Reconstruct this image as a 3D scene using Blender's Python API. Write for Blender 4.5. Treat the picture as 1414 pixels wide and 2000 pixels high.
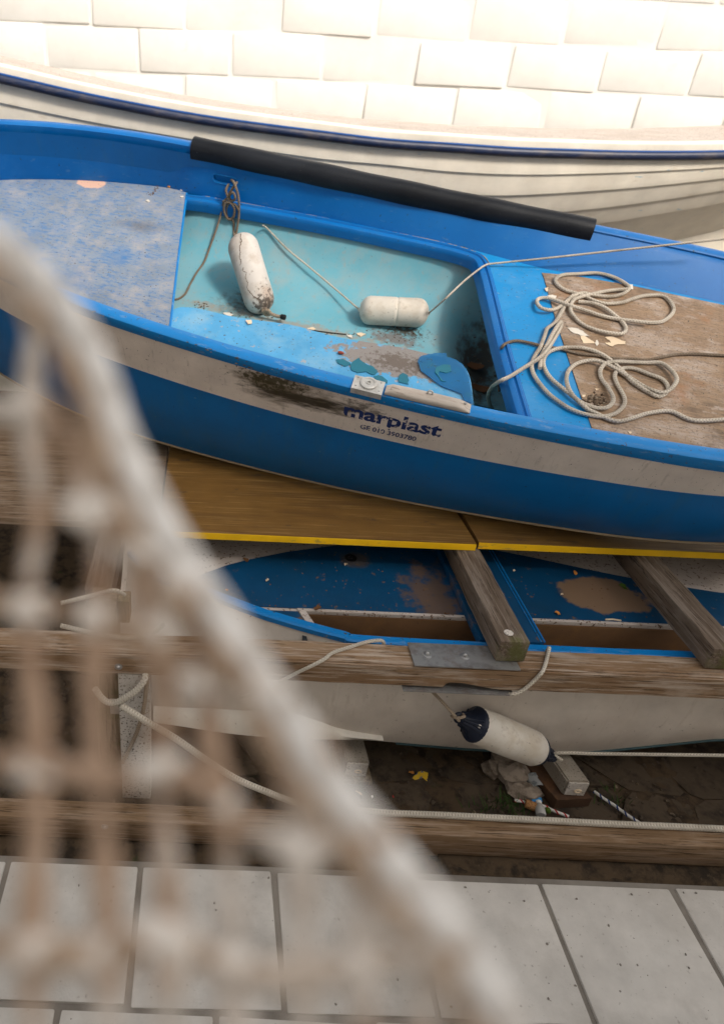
import bpy, bmesh, random
import numpy as np
from math import *
from mathutils import Matrix, Vector
random.seed(7); rng = np.random.default_rng(7)
for o in list(bpy.data.objects): bpy.data.objects.remove(o)
S = bpy.context.scene; COL = S.collection
A = np.array

# ------------------------------------------------------------------ camera
F, PX, PY, PITCH, ROLL, ZC = 1349., 400., 966., radians(31), atan(.043), 2.49
FW = A([0, cos(PITCH), -sin(PITCH)]); UP0 = A([0, sin(PITCH), cos(PITCH)]); X0 = A([1., 0, 0])
RC = cos(ROLL)*X0+sin(ROLL)*UP0; UC = -sin(ROLL)*X0+cos(ROLL)*UP0
CAM = A([0, 0, ZC])
cd = bpy.data.cameras.new('camera'); cam = bpy.data.objects.new('camera', cd); COL.objects.link(cam)
m = Matrix.Identity(4)
for i in range(3):
    m[i][0] = RC[i]; m[i][1] = UC[i]; m[i][2] = -FW[i]; m[i][3] = CAM[i]
cam.matrix_world = m
cd.sensor_fit = 'VERTICAL'; cd.sensor_height = 36; cd.sensor_width = 36
cd.lens = 36*F/2000; cd.shift_x = (707-PX)/2000; cd.shift_y = (PY-1000)/2000
cd.clip_start = .02; cd.clip_end = 500
cd.dof.use_dof = True; cd.dof.focus_distance = 2.55; cd.dof.aperture_fstop = (cd.lens/1000)/.0122
S.camera = cam

# ------------------------------------------------------------------ world, sun, exposure
W = bpy.data.worlds.new('World'); S.world = W; W.use_nodes = True
wn = W.node_tree; bg = wn.nodes['Background']
sky = wn.nodes.new('ShaderNodeTexSky'); sky.sky_type = 'NISHITA'; sky.sun_disc = False
SUN_EL, SUN_AZ = 45, 140           # azimuth clockwise from +Y (behind the camera, to the right; an unseen house is added to shade the near boats)
sky.sun_elevation = radians(SUN_EL); sky.sun_rotation = radians(SUN_AZ)
sky.dust_density = 3; sky.air_density = 1.0
hs = wn.nodes.new('ShaderNodeHueSaturation'); hs.inputs['Saturation'].default_value = .16
wn.links.new(sky.outputs[0], hs.inputs['Color']); wm = wn.nodes.new('ShaderNodeMix'); wm.data_type = 'RGBA'; wm.blend_type = 'MULTIPLY'; wm.inputs[0].default_value = 1
wm.inputs[7].default_value = (1, .955, .895, 1)          # thin warm overcast
wn.links.new(hs.outputs[0], wm.inputs[6]); wn.links.new(wm.outputs[2], bg.inputs[0])
bg.inputs[1].default_value = .15
sl = bpy.data.lights.new('sun', 'SUN'); sl.energy = 1.7; sl.angle = radians(10); sl.color = (1, .90, .78)
so = bpy.data.objects.new('sun', sl); COL.objects.link(so)
az, el = radians(SUN_AZ), radians(SUN_EL)
sd = Vector((sin(az)*cos(el), cos(az)*cos(el), sin(el)))
so.rotation_euler = sd.to_track_quat('Z', 'Y').to_euler()
S.view_settings.view_transform = 'Standard'; S.view_settings.look = 'None'
S.view_settings.exposure = 0.82; S.view_settings.gamma = 1

# ------------------------------------------------------------------ helpers: viewing rays onto real planes
def ray(x, y): return FW+RC*((x-PX)/F)-UC*((y-PY)/F)
def atY(x, y, Y): d = ray(x, y); return CAM+d*(Y/d[1])
def atZ(x, y, Z): d = ray(x, y); return CAM+d*((Z-ZC)/d[2])
def onp(x, y, p, n): d = ray(x, y); return CAM+d*(np.dot(p-CAM, n)/np.dot(d, n))
def nz(v): return v/(np.linalg.norm(v)+1e-12)
def smooth(pts, k=6, closed=False):
    P = [A(p, float) for p in pts]; n = len(P); out = []
    rngi = range(n) if closed else range(n-1)
    for i in rngi:
        g = (lambda j: P[j % n]) if closed else (lambda j: P[min(max(j, 0), n-1)])
        a, b, c, d = g(i-1), g(i), g(i+1), g(i+2)
        for s in range(k):
            t = s/k
            out.append(.5*((2*b)+(c-a)*t+(2*a-5*b+4*c-d)*t*t+(3*b-a-3*c+d)*t**3))
    if not closed: out.append(P[-1])
    return out
def interp(tab):
    xs = [t[0] for t in tab]; ys = [t[1] for t in tab]
    return lambda x: float(np.interp(x, xs, ys))
def sstep(a, b, x):
    t = min(1, max(0, (x-a)/(b-a))); return t*t*(3-2*t)

# mesh builders return (verts, faces, uvs-per-vertex or None), all in WORLD coordinates
def tube(path, r, n=8, closed=False, cap=True):
    P = [A(p, float) for p in path]; N = len(P); R = r if hasattr(r, '__len__') else [r]*N
    T = []
    for i in range(N):
        a = P[(i-1) % N] if closed or i > 0 else P[0]; b = P[(i+1) % N] if closed or i < N-1 else P[-1]
        T.append(nz(b-a))
    nrm = nz(np.cross(T[0], A([.31, .2, .93]))); V = []; UV = []; L = 0
    for i in range(N):
        nrm = nz(nrm-T[i]*np.dot(nrm, T[i])); bn = np.cross(T[i], nrm)
        if i: L += np.linalg.norm(P[i]-P[i-1])
        for j in range(n):
            a = 2*pi*j/n; V.append(P[i]+R[i]*(cos(a)*nrm+sin(a)*bn)); UV.append((L, j/n))
    Fc = []
    for i in range(N if closed else N-1):
        k = (i+1) % N
        for j in range(n): Fc.append((i*n+j, i*n+(j+1) % n, k*n+(j+1) % n, k*n+j))
    if cap and not closed:
        Fc.append(tuple(range(n-1, -1, -1))); Fc.append(tuple((N-1)*n+j for j in range(n)))
    return V, Fc, UV
def lathe(a, b, prof, n=24, wob=0):
    """prof: list of (t along a->b in metres, radius)"""
    a = A(a); b = A(b); d = nz(b-a); e = nz(np.cross(d, A([.2, .3, .9]))); f = np.cross(d, e); V = []; Fc = []
    for t, r in prof:
        for j in range(n):
            q = 2*pi*j/n; rr = r*(1+wob*sin(2*q+t*9)); V.append(a+d*t+rr*(cos(q)*e+sin(q)*f))
    m_ = len(prof)
    for i in range(m_-1):
        for j in range(n): Fc.append((i*n+j, i*n+(j+1) % n, (i+1)*n+(j+1) % n, (i+1)*n+j))
    Fc.append(tuple(range(n-1, -1, -1))); Fc.append(tuple((m_-1)*n+j for j in range(n)))
    return V, Fc, None
def capsule(L, r, k=7, flat=.0):
    pr = []
    for i in range(k+1):
        q = pi/2*i/k; pr.append((r*(1-cos(q))*(1-flat), max(.002, r*sin(q))))
    for i in range(1, 6): pr.append((r*(1-flat)+(L-2*r*(1-flat))*i/6, r))
    for i in range(k, -1, -1):
        q = pi/2*i/k; pr.append((L-r*(1-cos(q))*(1-flat), max(.002, r*sin(q))))
    return pr
def grid(rows, flip=False):
    nr = len(rows); nc = len(rows[0]); V = [p for r in rows for p in r]; Fc = []
    for i in range(nr-1):
        for j in range(nc-1):
            q = (i*nc+j, i*nc+j+1, (i+1)*nc+j+1, (i+1)*nc+j); Fc.append(q[::-1] if flip else q)
    return V, Fc, None
def sweep(path, prof, side, up, closed_prof=True):
    """profile (a,b) swept along path; a along side vector(i), b along up vector(i)"""
    V = []; n = len(prof); N = len(path); Fc = []
    for i, p in enumerate(path):
        s = side(i); u = up(i)
        for a, b in prof: V.append(p+s*a+u*b)
    for i in range(N-1):
        for j in range(n if closed_prof else n-1):
            k = (j+1) % n; Fc.append((i*n+j, i*n+k, (i+1)*n+k, (i+1)*n+j))
    if closed_prof:
        Fc.append(tuple(range(n-1, -1, -1))); Fc.append(tuple((N-1)*n+j for j in range(n)))
    return V, Fc, None
def slab(outline, n, th):
    """closed planar outline given thickness th along n (starts on the plane)"""
    O = [A(p) for p in outline]; N = len(O); V = O+[p+n*th for p in O]
    Fc = [tuple(range(N-1, -1, -1)), tuple(range(N, 2*N))]
    for i in range(N): k = (i+1) % N; Fc.append((i, k, N+k, N+i))
    return V, Fc, None
def box(x0, x1, y0, y1, z0, z1, bev=.004, seg=2, jit=0):
    bm = bmesh.new(); bmesh.ops.create_cube(bm, size=1)
    for v in bm.verts:
        v.co = Vector((x0 if v.co.x < 0 else x1, y0 if v.co.y < 0 else y1, z0 if v.co.z < 0 else z1))
        if jit: v.co += Vector((random.uniform(-jit, jit), random.uniform(-jit, jit), random.uniform(-jit, jit)))
    if bev: bmesh.ops.bevel(bm, geom=list(bm.edges), offset=bev, segments=seg, affect='EDGES', profile=.6)
    V = [A(v.co) for v in bm.verts]; Fc = [tuple(v.index for v in f.verts) for f in bm.faces]; bm.free()
    return V, Fc, None
def join(*ms):
    V = []; Fc = []; UV = []; has = all(m[2] is not None for m in ms)
    for m_ in ms:
        o = len(V); V += list(m_[0]); Fc += [tuple(i+o for i in f) for f in m_[1]]
        if has: UV += list(m_[2])
    return V, Fc, UV if has else None
def blob(c, r, sub=2, jit=.2, sq=(1, 1, 1)):
    bm = bmesh.new(); bmesh.ops.create_icosphere(bm, subdivisions=sub, radius=1)
    ph = rng.uniform(0, 6, 6)
    V = []
    for v in bm.verts:
        p = A(v.co); k = 1+jit*(sin(3*p[0]+ph[0])*sin(2.5*p[1]+ph[1])+.6*sin(5*p[2]+ph[2]+4*p[0])+.4*sin(9*p[1]+ph[3]+6*p[2]))
        V.append(A(c)+p*k*r*A(sq))
    Fc = [tuple(v.index for v in f.verts) for f in bm.faces]; bm.free(); return V, Fc, None

def link(name, mesh, mat, parent=None, loc=None, smooth_ang=40):
    V, Fc, UV = mesh
    V = A(V, float)
    if parent is not None: inv = parent.matrix_basis.inverted()
    else:
        if loc is None: c = V.mean(0); loc = (c[0], c[1], V[:, 2].min())
        inv = Matrix.Translation(Vector(loc)).inverted()
    I = A(inv); V = V@I[:3, :3].T+I[:3, 3]
    me = bpy.data.meshes.new(name); me.from_pydata([tuple(v) for v in V], [], Fc)
    bm = bmesh.new(); bm.from_mesh(me); bmesh.ops.recalc_face_normals(bm, faces=bm.faces); bm.to_mesh(me); bm.free()
    if UV is not None:
        ul = me.uv_layers.new(name='UVMap')
        for lp in me.loops: ul.data[lp.index].uv = UV[lp.vertex_index]
    me.polygons.foreach_set('use_smooth', [True]*len(me.polygons))
    me.set_sharp_from_angle(angle=radians(smooth_ang))
    me.materials.append(mat)
    o = bpy.data.objects.new(name, me); COL.objects.link(o)
    if parent is not None: o.parent = parent
    else: o.location = loc
    return o
def tag(o, label, cat, group=None):
    o['label'] = label; o['category'] = cat
    if group: o['group'] = group
    return o
def empty(name, label, cat, loc=(0, 0, 0), mat=None, group=None):
    o = bpy.data.objects.new(name, None); COL.objects.link(o); o.empty_display_size = .1
    o.matrix_basis = mat if mat is not None else Matrix.Translation(Vector(loc))
    return tag(o, label, cat, group)
def sub(name, mesh, mat, part, **k):
    """a sub-part: parented to a part that has no offset from its thing"""
    th = part.parent; o = link(name, mesh, mat, th, **k); o.parent = part; return o
def struct(o): o['kind'] = 'structure'; return o
def stuff(o): o['kind'] = 'stuff'; return o

# ------------------------------------------------------------------ materials
def mix(nt, fac, a, b):
    n = nt.nodes.new('ShaderNodeMix'); n.data_type = 'RGBA'
    for s, v in ((n.inputs[0], fac), (n.inputs[6], a), (n.inputs[7], b)):
        if hasattr(v, 'links'): nt.links.new(v, s)
        elif hasattr(v, '__len__'): s.default_value = (*v[:3], 1)
        else: s.default_value = v
    return n.outputs[2]
def mth(nt, op, a, b=0.):
    n = nt.nodes.new('ShaderNodeMath'); n.operation = op
    for s, v in zip(n.inputs, (a, b)):
        if hasattr(v, 'links'): nt.links.new(v, s)
        else: s.default_value = v
    return n.outputs[0]
def noise(nt, co, scale, detail=6, rough=.6, stretch=(1, 1, 1), off=0):
    mp = nt.nodes.new('ShaderNodeMapping'); mp.inputs['Scale'].default_value = stretch; mp.inputs['Location'].default_value = (off, off*.7, off*1.3)
    nt.links.new(co, mp.inputs[0]); n = nt.nodes.new('ShaderNodeTexNoise')
    n.inputs['Scale'].default_value = scale; n.inputs['Detail'].default_value = detail; n.inputs['Roughness'].default_value = rough
    nt.links.new(mp.outputs[0], n.inputs[0]); return n.outputs[0]
def rng_(nt, v, lo, hi, to0=0., to1=1.):
    n = nt.nodes.new('ShaderNodeMapRange'); n.inputs[1].default_value = lo; n.inputs[2].default_value = hi
    n.inputs[3].default_value = to0; n.inputs[4].default_value = to1; nt.links.new(v, n.inputs[0]); return n.outputs[0]
def M(name, base, rough=.5, layers=(), bump=.15, bscale=120, bstretch=(1, 1, 1), spec=.35, metal=0, var=.12, vscale=6, coords='Object', uvrope=0, tr=None, world=False):
    """layers: (colour, dict(scale, lo, hi, stretch, detail, at=centre, rad=radii, amt))"""
    mt = bpy.data.materials.new(name); mt.use_nodes = True; nt = mt.node_tree
    b = nt.nodes['Principled BSDF']; tc = nt.nodes.new('ShaderNodeTexCoord'); co = tc.outputs[coords]
    obj = tc.outputs['Object']
    if world: obj = nt.nodes.new('ShaderNodeNewGeometry').outputs['Position']
    c = mix(nt, rng_(nt, noise(nt, obj, vscale, 5, off=3.3), .3, .7), tuple(x*(1-var) for x in base), tuple(min(1, x*(1+var)) for x in base))
    rgh = rough; off = 0
    for colr, s in layers:
        off += 5.17
        f = noise(nt, obj, s.get('scale', 10), s.get('detail', 8), s.get('rough', .65), s.get('stretch', (1, 1, 1)), off)
        if 'at' in s:
            mp = nt.nodes.new('ShaderNodeMapping'); mp.vector_type = 'POINT'
            r = s['rad']; mp.inputs['Scale'].default_value = tuple(1/q for q in r)
            mp.inputs['Location'].default_value = tuple(-p/q for p, q in zip(s['at'], r))
            if 'rot' in s: pass
            nt.links.new(obj, mp.inputs[0]); ln = nt.nodes.new('ShaderNodeVectorMath'); ln.operation = 'LENGTH'
            nt.links.new(mp.outputs[0], ln.inputs[0])
            e = mth(nt, 'SUBTRACT', 1.0, ln.outputs['Value'])
            f = mth(nt, 'ADD', mth(nt, 'MULTIPLY', mth(nt, 'SUBTRACT', f, .5), s.get('amt', 2.5)), e)
            f = rng_(nt, f, s.get('lo', 0), s.get('hi', .4))
        else: f = rng_(nt, f, .5+(s.get('lo', .55)-.5)*.74, .5+(s.get('hi', .65)-.5)*.74)
        if s.get('op', 1) != 1: f = mth(nt, 'MULTIPLY', f, s['op'])
        c = mix(nt, f, c, colr)
    nt.links.new(c, b.inputs['Base Color'])
    b.inputs['Roughness'].default_value = rough; b.inputs['Metallic'].default_value = metal
    b.inputs['Specular IOR Level'].default_value = spec
    h = noise(nt, obj, bscale, 4, stretch=bstretch, off=9.1)
    bp = nt.nodes.new('ShaderNodeBump'); bp.inputs['Strength'].default_value = bump; bp.inputs['Distance'].default_value = .004
    if uvrope:
        uv = tc.outputs['UV']; sx = nt.nodes.new('ShaderNodeSeparateXYZ'); nt.links.new(uv, sx.inputs[0])
        ph = mth(nt, 'MULTIPLY', sx.outputs[0], uvrope); th = mth(nt, 'MULTIPLY', sx.outputs[1], 2*pi*3)
        w1 = mth(nt, 'SINE', mth(nt, 'ADD', ph, th)); w2 = mth(nt, 'SINE', mth(nt, 'SUBTRACT', ph, th))
        br = mth(nt, 'MAXIMUM', w1, w2); dk_ = mix(nt, rng_(nt, br, -.3, .8), (.66, .63, .60), (1, 1, 1))  # strand grooves darkened in the colour: shade painted into the braid
        mm = nt.nodes.new('ShaderNodeMix'); mm.data_type = 'RGBA'; mm.blend_type = 'MULTIPLY'; mm.inputs[0].default_value = 1
        nt.links.new(c, mm.inputs[6]); nt.links.new(dk_, mm.inputs[7]); nt.links.new(mm.outputs[2], b.inputs['Base Color'])
        h = mth(nt, 'ADD', br, mth(nt, 'MULTIPLY', h, 1.2)); bp.inputs['Strength'].default_value = .6; bp.inputs['Distance'].default_value = .0015
    nt.links.new(h, bp.inputs['Height']); nt.links.new(bp.outputs[0], b.inputs['Normal'])
    if tr is not None:   # worn print: the ink is missing where the noise says so
        t = nt.nodes.new('ShaderNodeBsdfTransparent'); ms = nt.nodes.new('ShaderNodeMixShader'); out = nt.nodes['Material Output']
        nt.links.new(rng_(nt, noise(nt, obj, tr[0], 3, .6, off=1.7), tr[1], tr[2]), ms.inputs[0])
        nt.links.new(b.outputs[0], ms.inputs[1]); nt.links.new(t.outputs[0], ms.inputs[2]); nt.links.new(ms.outputs[0], out.inputs[0])
    return mt

BLUE = (.001, .125, .41); DIRT_SHADE = (.07, .052, .036); DUST = (.30, .27, .24); TAN = (.42, .30, .2)
speck = (DIRT_SHADE, dict(scale=90, lo=.70, hi=.74, detail=3))
m_blue = M('blue gelcoat', BLUE, .36, [((.03, .17, .42), dict(scale=5, lo=.5, hi=.8, op=.4)), ((.13, .25, .40), dict(scale=34, lo=.66, hi=.74, stretch=(.35, 1.5, 1.5), op=.35)), ((.02, .05, .05), dict(scale=60, lo=.71, hi=.75, detail=4, op=.8))], bump=.05, var=.06)
m_rim = M('scuffed blue gunwale paint', (.002, .185, .52), .4, [((.2, .32, .5), dict(scale=16, lo=.60, hi=.72, stretch=(1, 3, 3), op=.45)), ((.30, .25, .18), dict(scale=30, lo=.73, hi=.76, stretch=(.6, 1, 1))), (DIRT_SHADE, dict(scale=70, lo=.7, hi=.74, detail=4))], bump=.08, var=.06)
m_hull = M('blue hull paint', (.001, .135, .40), .4, [((.003, .095, .25), dict(scale=3, lo=.5, hi=.8, op=.5)), ((.03, .14, .26), dict(scale=10, lo=.55, hi=.75, stretch=(2.2, 1, .5), op=.35)), ((.02, .03, .03), dict(scale=90, lo=.70, hi=.74, op=.7)), ((.12, .26, .36), dict(scale=60, lo=.76, hi=.79, stretch=(.3, 1, 1)))], bump=.05, var=.06)
m_plat = M('worn blue deck', (.20, .245, .31), .7, [((.03, .15, .38), dict(scale=44, lo=.50, hi=.66, stretch=(.45, 1.5, 1), op=.6)), ((.03, .15, .38), dict(scale=3, lo=.55, hi=.8, op=.6)), ((.36, .34, .33), dict(scale=9, lo=.5, hi=.75, op=.6)), ((.045, .17, .40), dict(scale=110, lo=.58, hi=.66, stretch=(.5, 1.5, 1), op=.6)),
    ((.62, .40, .31), dict(scale=14, at=(-1.50, 1.15, -.1), rad=(.085, .05, .1), amt=1.0, lo=.0, hi=.08)), ((.08, .09, .12), dict(scale=9, at=(-1.1, .86, -.1), rad=(.17, .06, .1), amt=1.6, lo=0, hi=.9, op=.6)), speck], bump=.12, spec=.2)
m_tub = M('pale turquoise gelcoat', (.16, .43, .56), .5, [((.30, .47, .52), dict(scale=4, lo=.4, hi=.75, op=.6)), ((.36, .36, .33), dict(scale=7, lo=.55, hi=.85, op=.45)), ((.10, .13, .13), dict(scale=30, lo=.66, hi=.72, stretch=(2.5, .6, .6), op=.4)),
    (DIRT_SHADE, dict(scale=34, at=(-.27, .47, -.28), rad=(.2, .16, .25), amt=3.0, lo=.1, hi=.9, op=.85)),
    ((.16, .15, .15), dict(scale=16, at=(.17, .5, -.3), rad=(.2, .14, .25), amt=2.6, lo=.1, hi=.5, op=.85)),
    (DIRT_SHADE, dict(scale=30, at=(.60, .45, -.5), rad=(.32, .4, .5), amt=2.4, lo=.1, hi=.7, op=.85)),  # dirt patch that also paints in the shade of the right end
    ((.34, .30, .25), dict(scale=22, at=(-.3, .43, -.25), rad=(.6, .07, .25), amt=3.0, lo=.1, hi=.6, op=.7)),
    (DIRT_SHADE, dict(scale=120, lo=.68, hi=.72, detail=3))], bump=.06, var=.05)
m_bench = M('faded sky blue bench', (.075, .33, .60), .55, [((.22, .42, .58), dict(scale=7, lo=.45, hi=.75, op=.75)), ((.45, .36, .30), dict(scale=20, lo=.67, hi=.72, op=.6)),
    ((.24, .21, .19), dict(scale=24, at=(.24, .30, -.1), rad=(.24, .10, .1), amt=2.2, lo=.0, hi=.15, op=.95)), ((.11, .085, .07), dict(scale=60, at=(.27, .29, -.1), rad=(.18, .08, .1), amt=3.2, lo=.3, hi=.6, op=.8)), speck], bump=.1)
m_deck = M('blue foredeck', (.004, .22, .54), .45, [((.10, .30, .55), dict(scale=6, lo=.5, hi=.8, op=.45)), ((.36, .30, .26), dict(scale=36, lo=.66, hi=.74, stretch=(.5, 2.2, 1), op=.5)), speck], bump=.06, var=.05)
m_dwood = M('weathered plywood', (.24, .16, .10), .5, [((.38, .31, .26), dict(scale=6, lo=.46, hi=.64, stretch=(1, 1.3, 1), op=.85)), ((.085, .052, .03), dict(scale=4, lo=.50, hi=.66, stretch=(1, 1.2, 1), op=.8)), ((.12, .085, .055), dict(scale=120, lo=.58, hi=.64, detail=3, op=.7)), ((.30, .20, .12), dict(scale=26, lo=.5, hi=.62, stretch=(.5, 5, 1), op=.7)), ((.065, .042, .028), dict(scale=34, lo=.60, hi=.68, stretch=(.4, 4, 1), op=.5)), ((.46, .40, .36), dict(scale=11, lo=.58, hi=.72, stretch=(1, 2, 1), op=.6)), ((.30, .125, .04), dict(scale=4, lo=.60, hi=.74, op=.55)), speck], bump=.25, spec=.45)  # grey layers paint a wet sheen over the weathered browns
m_band = M('grey white rubbing band', (.80, .725, .665), .5, [((.70, .63, .575), dict(scale=4, lo=.4, hi=.8, op=.6)), ((.33, .29, .25), dict(scale=22, lo=.6, hi=.75, stretch=(3, 1, .5), op=.35)),
    ((.13, .10, .06), dict(scale=11, at=(-.10, .0, -.125), rad=(.33, .5, .095), stretch=(.6, 1, 1.9), amt=3.0, lo=.05, hi=.8, op=.88)), ((.035, .03, .02), dict(scale=26, at=(-.04, .0, -.15), rad=(.28, .5, .045), stretch=(.4, 1, 1.8), amt=2.8, lo=.05, hi=.6, op=.9)),
    ((.05, .045, .02), dict(scale=48, at=(-.17, .0, -.085), rad=(.16, .5, .055), amt=4.2, lo=.1, hi=.6, op=.92)), ((.07, .06, .045), dict(scale=34, at=(.19, .0, -.12), rad=(.10, .5, .06), stretch=(.7, 1, 1.4), amt=3.6, lo=.2, hi=.8, op=.8)), (DIRT_SHADE, dict(scale=110, lo=.74, hi=.77, detail=3))], bump=.05)
m_tanline = M('tan keel strip', (.36, .27, .17), .6)
m_text = M('worn navy lettering', (.012, .035, .16), .5, tr=(52, .60, .64))
m_black = M('black foam rubber', (.004, .0055, .009), .42, [((.10, .10, .10), dict(scale=90, lo=.72, hi=.76)), ((.02, .024, .032), dict(scale=5, lo=.4, hi=.7, op=.5, stretch=(.3, 1, 1)))], bump=.15, spec=.22)
m_fend = M('dirty white fender vinyl', (.57, .53, .47), .5, [((.46, .38, .28), dict(scale=7, lo=.46, hi=.72, op=.7)), ((.27, .20, .14), dict(scale=16, lo=.58, hi=.75, op=.55)), ((.12, .09, .07), dict(scale=60, lo=.66, hi=.72, op=.6))], bump=.08)
m_fend_dirty = M('cracked dirty fender vinyl', (.52, .49, .46), .55, [((.36, .29, .23), dict(scale=8, lo=.46, hi=.70, op=.75)), ((.30, .19, .12), dict(scale=18, at=(.05, -.06, .05), rad=(.09, .13, .15), amt=2.2, lo=.05, hi=.7, op=.8)), ((.07, .05, .04), dict(scale=50, at=(.03, -.05, .03), rad=(.1, .13, .14), amt=3.6, lo=.25, hi=.6, op=.9)), ((.20, .16, .13), dict(scale=40, lo=.64, hi=.7, op=.5))], bump=.25, bscale=60)
m_crack = M('brown crack', (.11, .075, .05), .8)
m_rope = M('grey white braided rope', (.56, .51, .44), .85, [((.30, .26, .21), dict(scale=14, lo=.5, hi=.7, op=.6))], uvrope=560, spec=.1)
m_rope_dirty = M('grey brown dirty rope', (.19, .15, .115), .9, [((.30, .25, .2), dict(scale=20, lo=.5, hi=.7, op=.5))], uvrope=560, spec=.1)
m_rope_tan = M('tan rope', (.36, .29, .22), .9, [((.24, .18, .13), dict(scale=20, lo=.5, hi=.7, op=.5))], uvrope=560, spec=.1)
m_rope_white = M('cream white rope', (.62, .57, .49), .85, [((.42, .37, .3), dict(scale=20, lo=.5, hi=.7, op=.5))], uvrope=560, spec=.1)
m_net_white = M('thick pale grey net rope', (.84, .82, .80), .9, [((.54, .47, .42), dict(scale=30, lo=.54, hi=.74, op=.5))], uvrope=300, spec=.1)
m_net_tan = M('tan net cord', (.52, .37, .27), .9, [((.80, .75, .70), dict(scale=16, lo=.47, hi=.56, op=.85)), ((.30, .17, .10), dict(scale=20, lo=.55, hi=.66, op=.8))], uvrope=330, spec=.1)
m_net_brown = M('brown net lashing', (.50, .37, .27), .9, [((.74, .65, .57), dict(scale=16, lo=.5, hi=.62, op=.8)), ((.20, .12, .07), dict(scale=20, lo=.56, hi=.7, op=.7))], uvrope=330, spec=.1)
m_netknot = M('pale net knot', (.72, .67, .62), .9, [((.48, .36, .27), dict(scale=40, lo=.5, hi=.65, op=.5))], uvrope=0, spec=.1)
m_white = M('cream white gelcoat', (.82, .765, .66), .4, [((.76, .68, .56), dict(scale=3, lo=.4, hi=.8, op=.5)), ((.50, .38, .26), dict(scale=14, lo=.66, hi=.8, stretch=(.35, 1, 1), op=.45)), ((.35, .5, .58), dict(scale=20, lo=.74, hi=.76, stretch=(.25, 1, 2)))], bump=.04)
m_hullw = M('off white hull paint', (.66, .595, .53), .45, [((.52, .44, .37), dict(scale=3, lo=.45, hi=.8, op=.6)), ((.40, .32, .25), dict(scale=12, lo=.6, hi=.8, stretch=(2.5, 1, .5), op=.35)), ((.2, .15, .1), dict(scale=50, lo=.70, hi=.74, op=.7))], bump=.05)
m_navy = M('navy rubber rail', (.014, .025, .07), .45, [((.10, .085, .09), dict(scale=18, lo=.5, hi=.7, stretch=(.4, 1, 1), op=.6))], bump=.2, spec=.5)
m_yel = M('yellow painted plank edge', (.85, .50, .008), .5, [((.40, .26, .05), dict(scale=22, lo=.64, hi=.72, stretch=(.4, 1, 1), op=.8))], bump=.15)
m_yelw = M('ochre varnished plank', (.19, .098, .024), .5, [((.11, .055, .016), dict(scale=9, lo=.45, hi=.7, stretch=(.22, 2.2, 1), op=.8)), ((.40, .25, .09), dict(scale=30, lo=.55, hi=.7, stretch=(.1, 3, 1), op=.5)), ((.07, .045, .03), dict(scale=9, lo=.66, hi=.72, stretch=(.7, 2, 1), op=.7))], bump=.18)
GRN = (.10, .095, .03)
def wood(name, a, b, c, ax=0, layers=()):
    st = [2.2, 2.2, 2.2]; st[ax] = .18; st2 = [3., 3., 3.]; st2[ax] = .12; st3 = [1.6]*3; st3[ax] = .5
    return M(name, a, .75, [(b, dict(scale=9, lo=.42, hi=.7, stretch=st, op=.85)), (c, dict(scale=24, lo=.52, hi=.66, stretch=st2, op=.75)), (tuple(x*.35 for x in a), dict(scale=46, lo=.575, hi=.63, stretch=st2, op=.85)), (c, dict(scale=8, lo=.52, hi=.72, stretch=st3, op=.55))]+list(layers), bump=.5, bscale=40, bstretch=tuple(q*1.5 for q in st2), spec=.15)
m_beam = wood('weathered teak beam', (.22, .135, .075), (.30, .205, .13), (.47, .39, .32), 0)
m_cross = wood('grey brown cross beam', (.115, .083, .06), (.165, .125, .095), (.25, .205, .17), 1, [((.10, .11, .03), dict(scale=14, at=(.0, -.02, .05), rad=(.06, .08, .08), amt=2.6, lo=.1, hi=.6, op=.7))])
m_ground_beam = wood('brown ground beam', (.20, .125, .07), (.26, .17, .10), (.34, .25, .18), 0)
m_post = wood('mossy brown post', (.20, .145, .085), (.27, .2, .13), (.35, .28, .2), 2, [((.13, .13, .05), dict(scale=12, lo=.5, hi=.7, op=.5))])
m_ply = wood('plain brown plank', (.14, .09, .055), (.2, .14, .09), (.26, .2, .15), 0)
m_block = M('flecked white concrete block', (.60, .55, .50), .8, [((.10, .075, .05), dict(scale=150, lo=.62, hi=.67, detail=3)), ((.40, .34, .28), dict(scale=8, lo=.5, hi=.7, op=.6))], bump=.3)
m_block_shade = M('shaded concrete block', (.33, .29, .24), .85, [((.10, .075, .05), dict(scale=150, lo=.64, hi=.69, detail=3)), ((.25, .20, .15), dict(scale=8, lo=.5, hi=.7, op=.6))], bump=.3)  # darker copy for top and sides: the boat's shade put into the colour
m_paleboard = M('flecked pale painted leg', (.56, .52, .48), .7, [((.10, .075, .05), dict(scale=110, lo=.60, hi=.66, detail=3)), ((.38, .33, .28), dict(scale=6, lo=.5, hi=.7, op=.6))], bump=.3)
m_steel = M('dull galvanised steel', (.36, .36, .36), .42, [((.20, .13, .09), dict(scale=14, lo=.5, hi=.7, op=.55)), ((.14, .13, .13), dict(scale=24, lo=.5, hi=.7, op=.4))], metal=.75, bump=.08)
m_plate = M('grey cast metal', (.52, .52, .51), .5, [((.30, .27, .24), dict(scale=24, lo=.5, hi=.7, op=.5))], metal=.35, bump=.1)
m_cleatw = M('bleached wood', (.47, .42, .38), .8, [((.33, .28, .24), dict(scale=16, lo=.45, hi=.7, stretch=(.2, 2, 2), op=.7)), ((.2, .16, .13), dict(scale=40, lo=.62, hi=.7, stretch=(.15, 2, 2), op=.8))], bump=.35)
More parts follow.
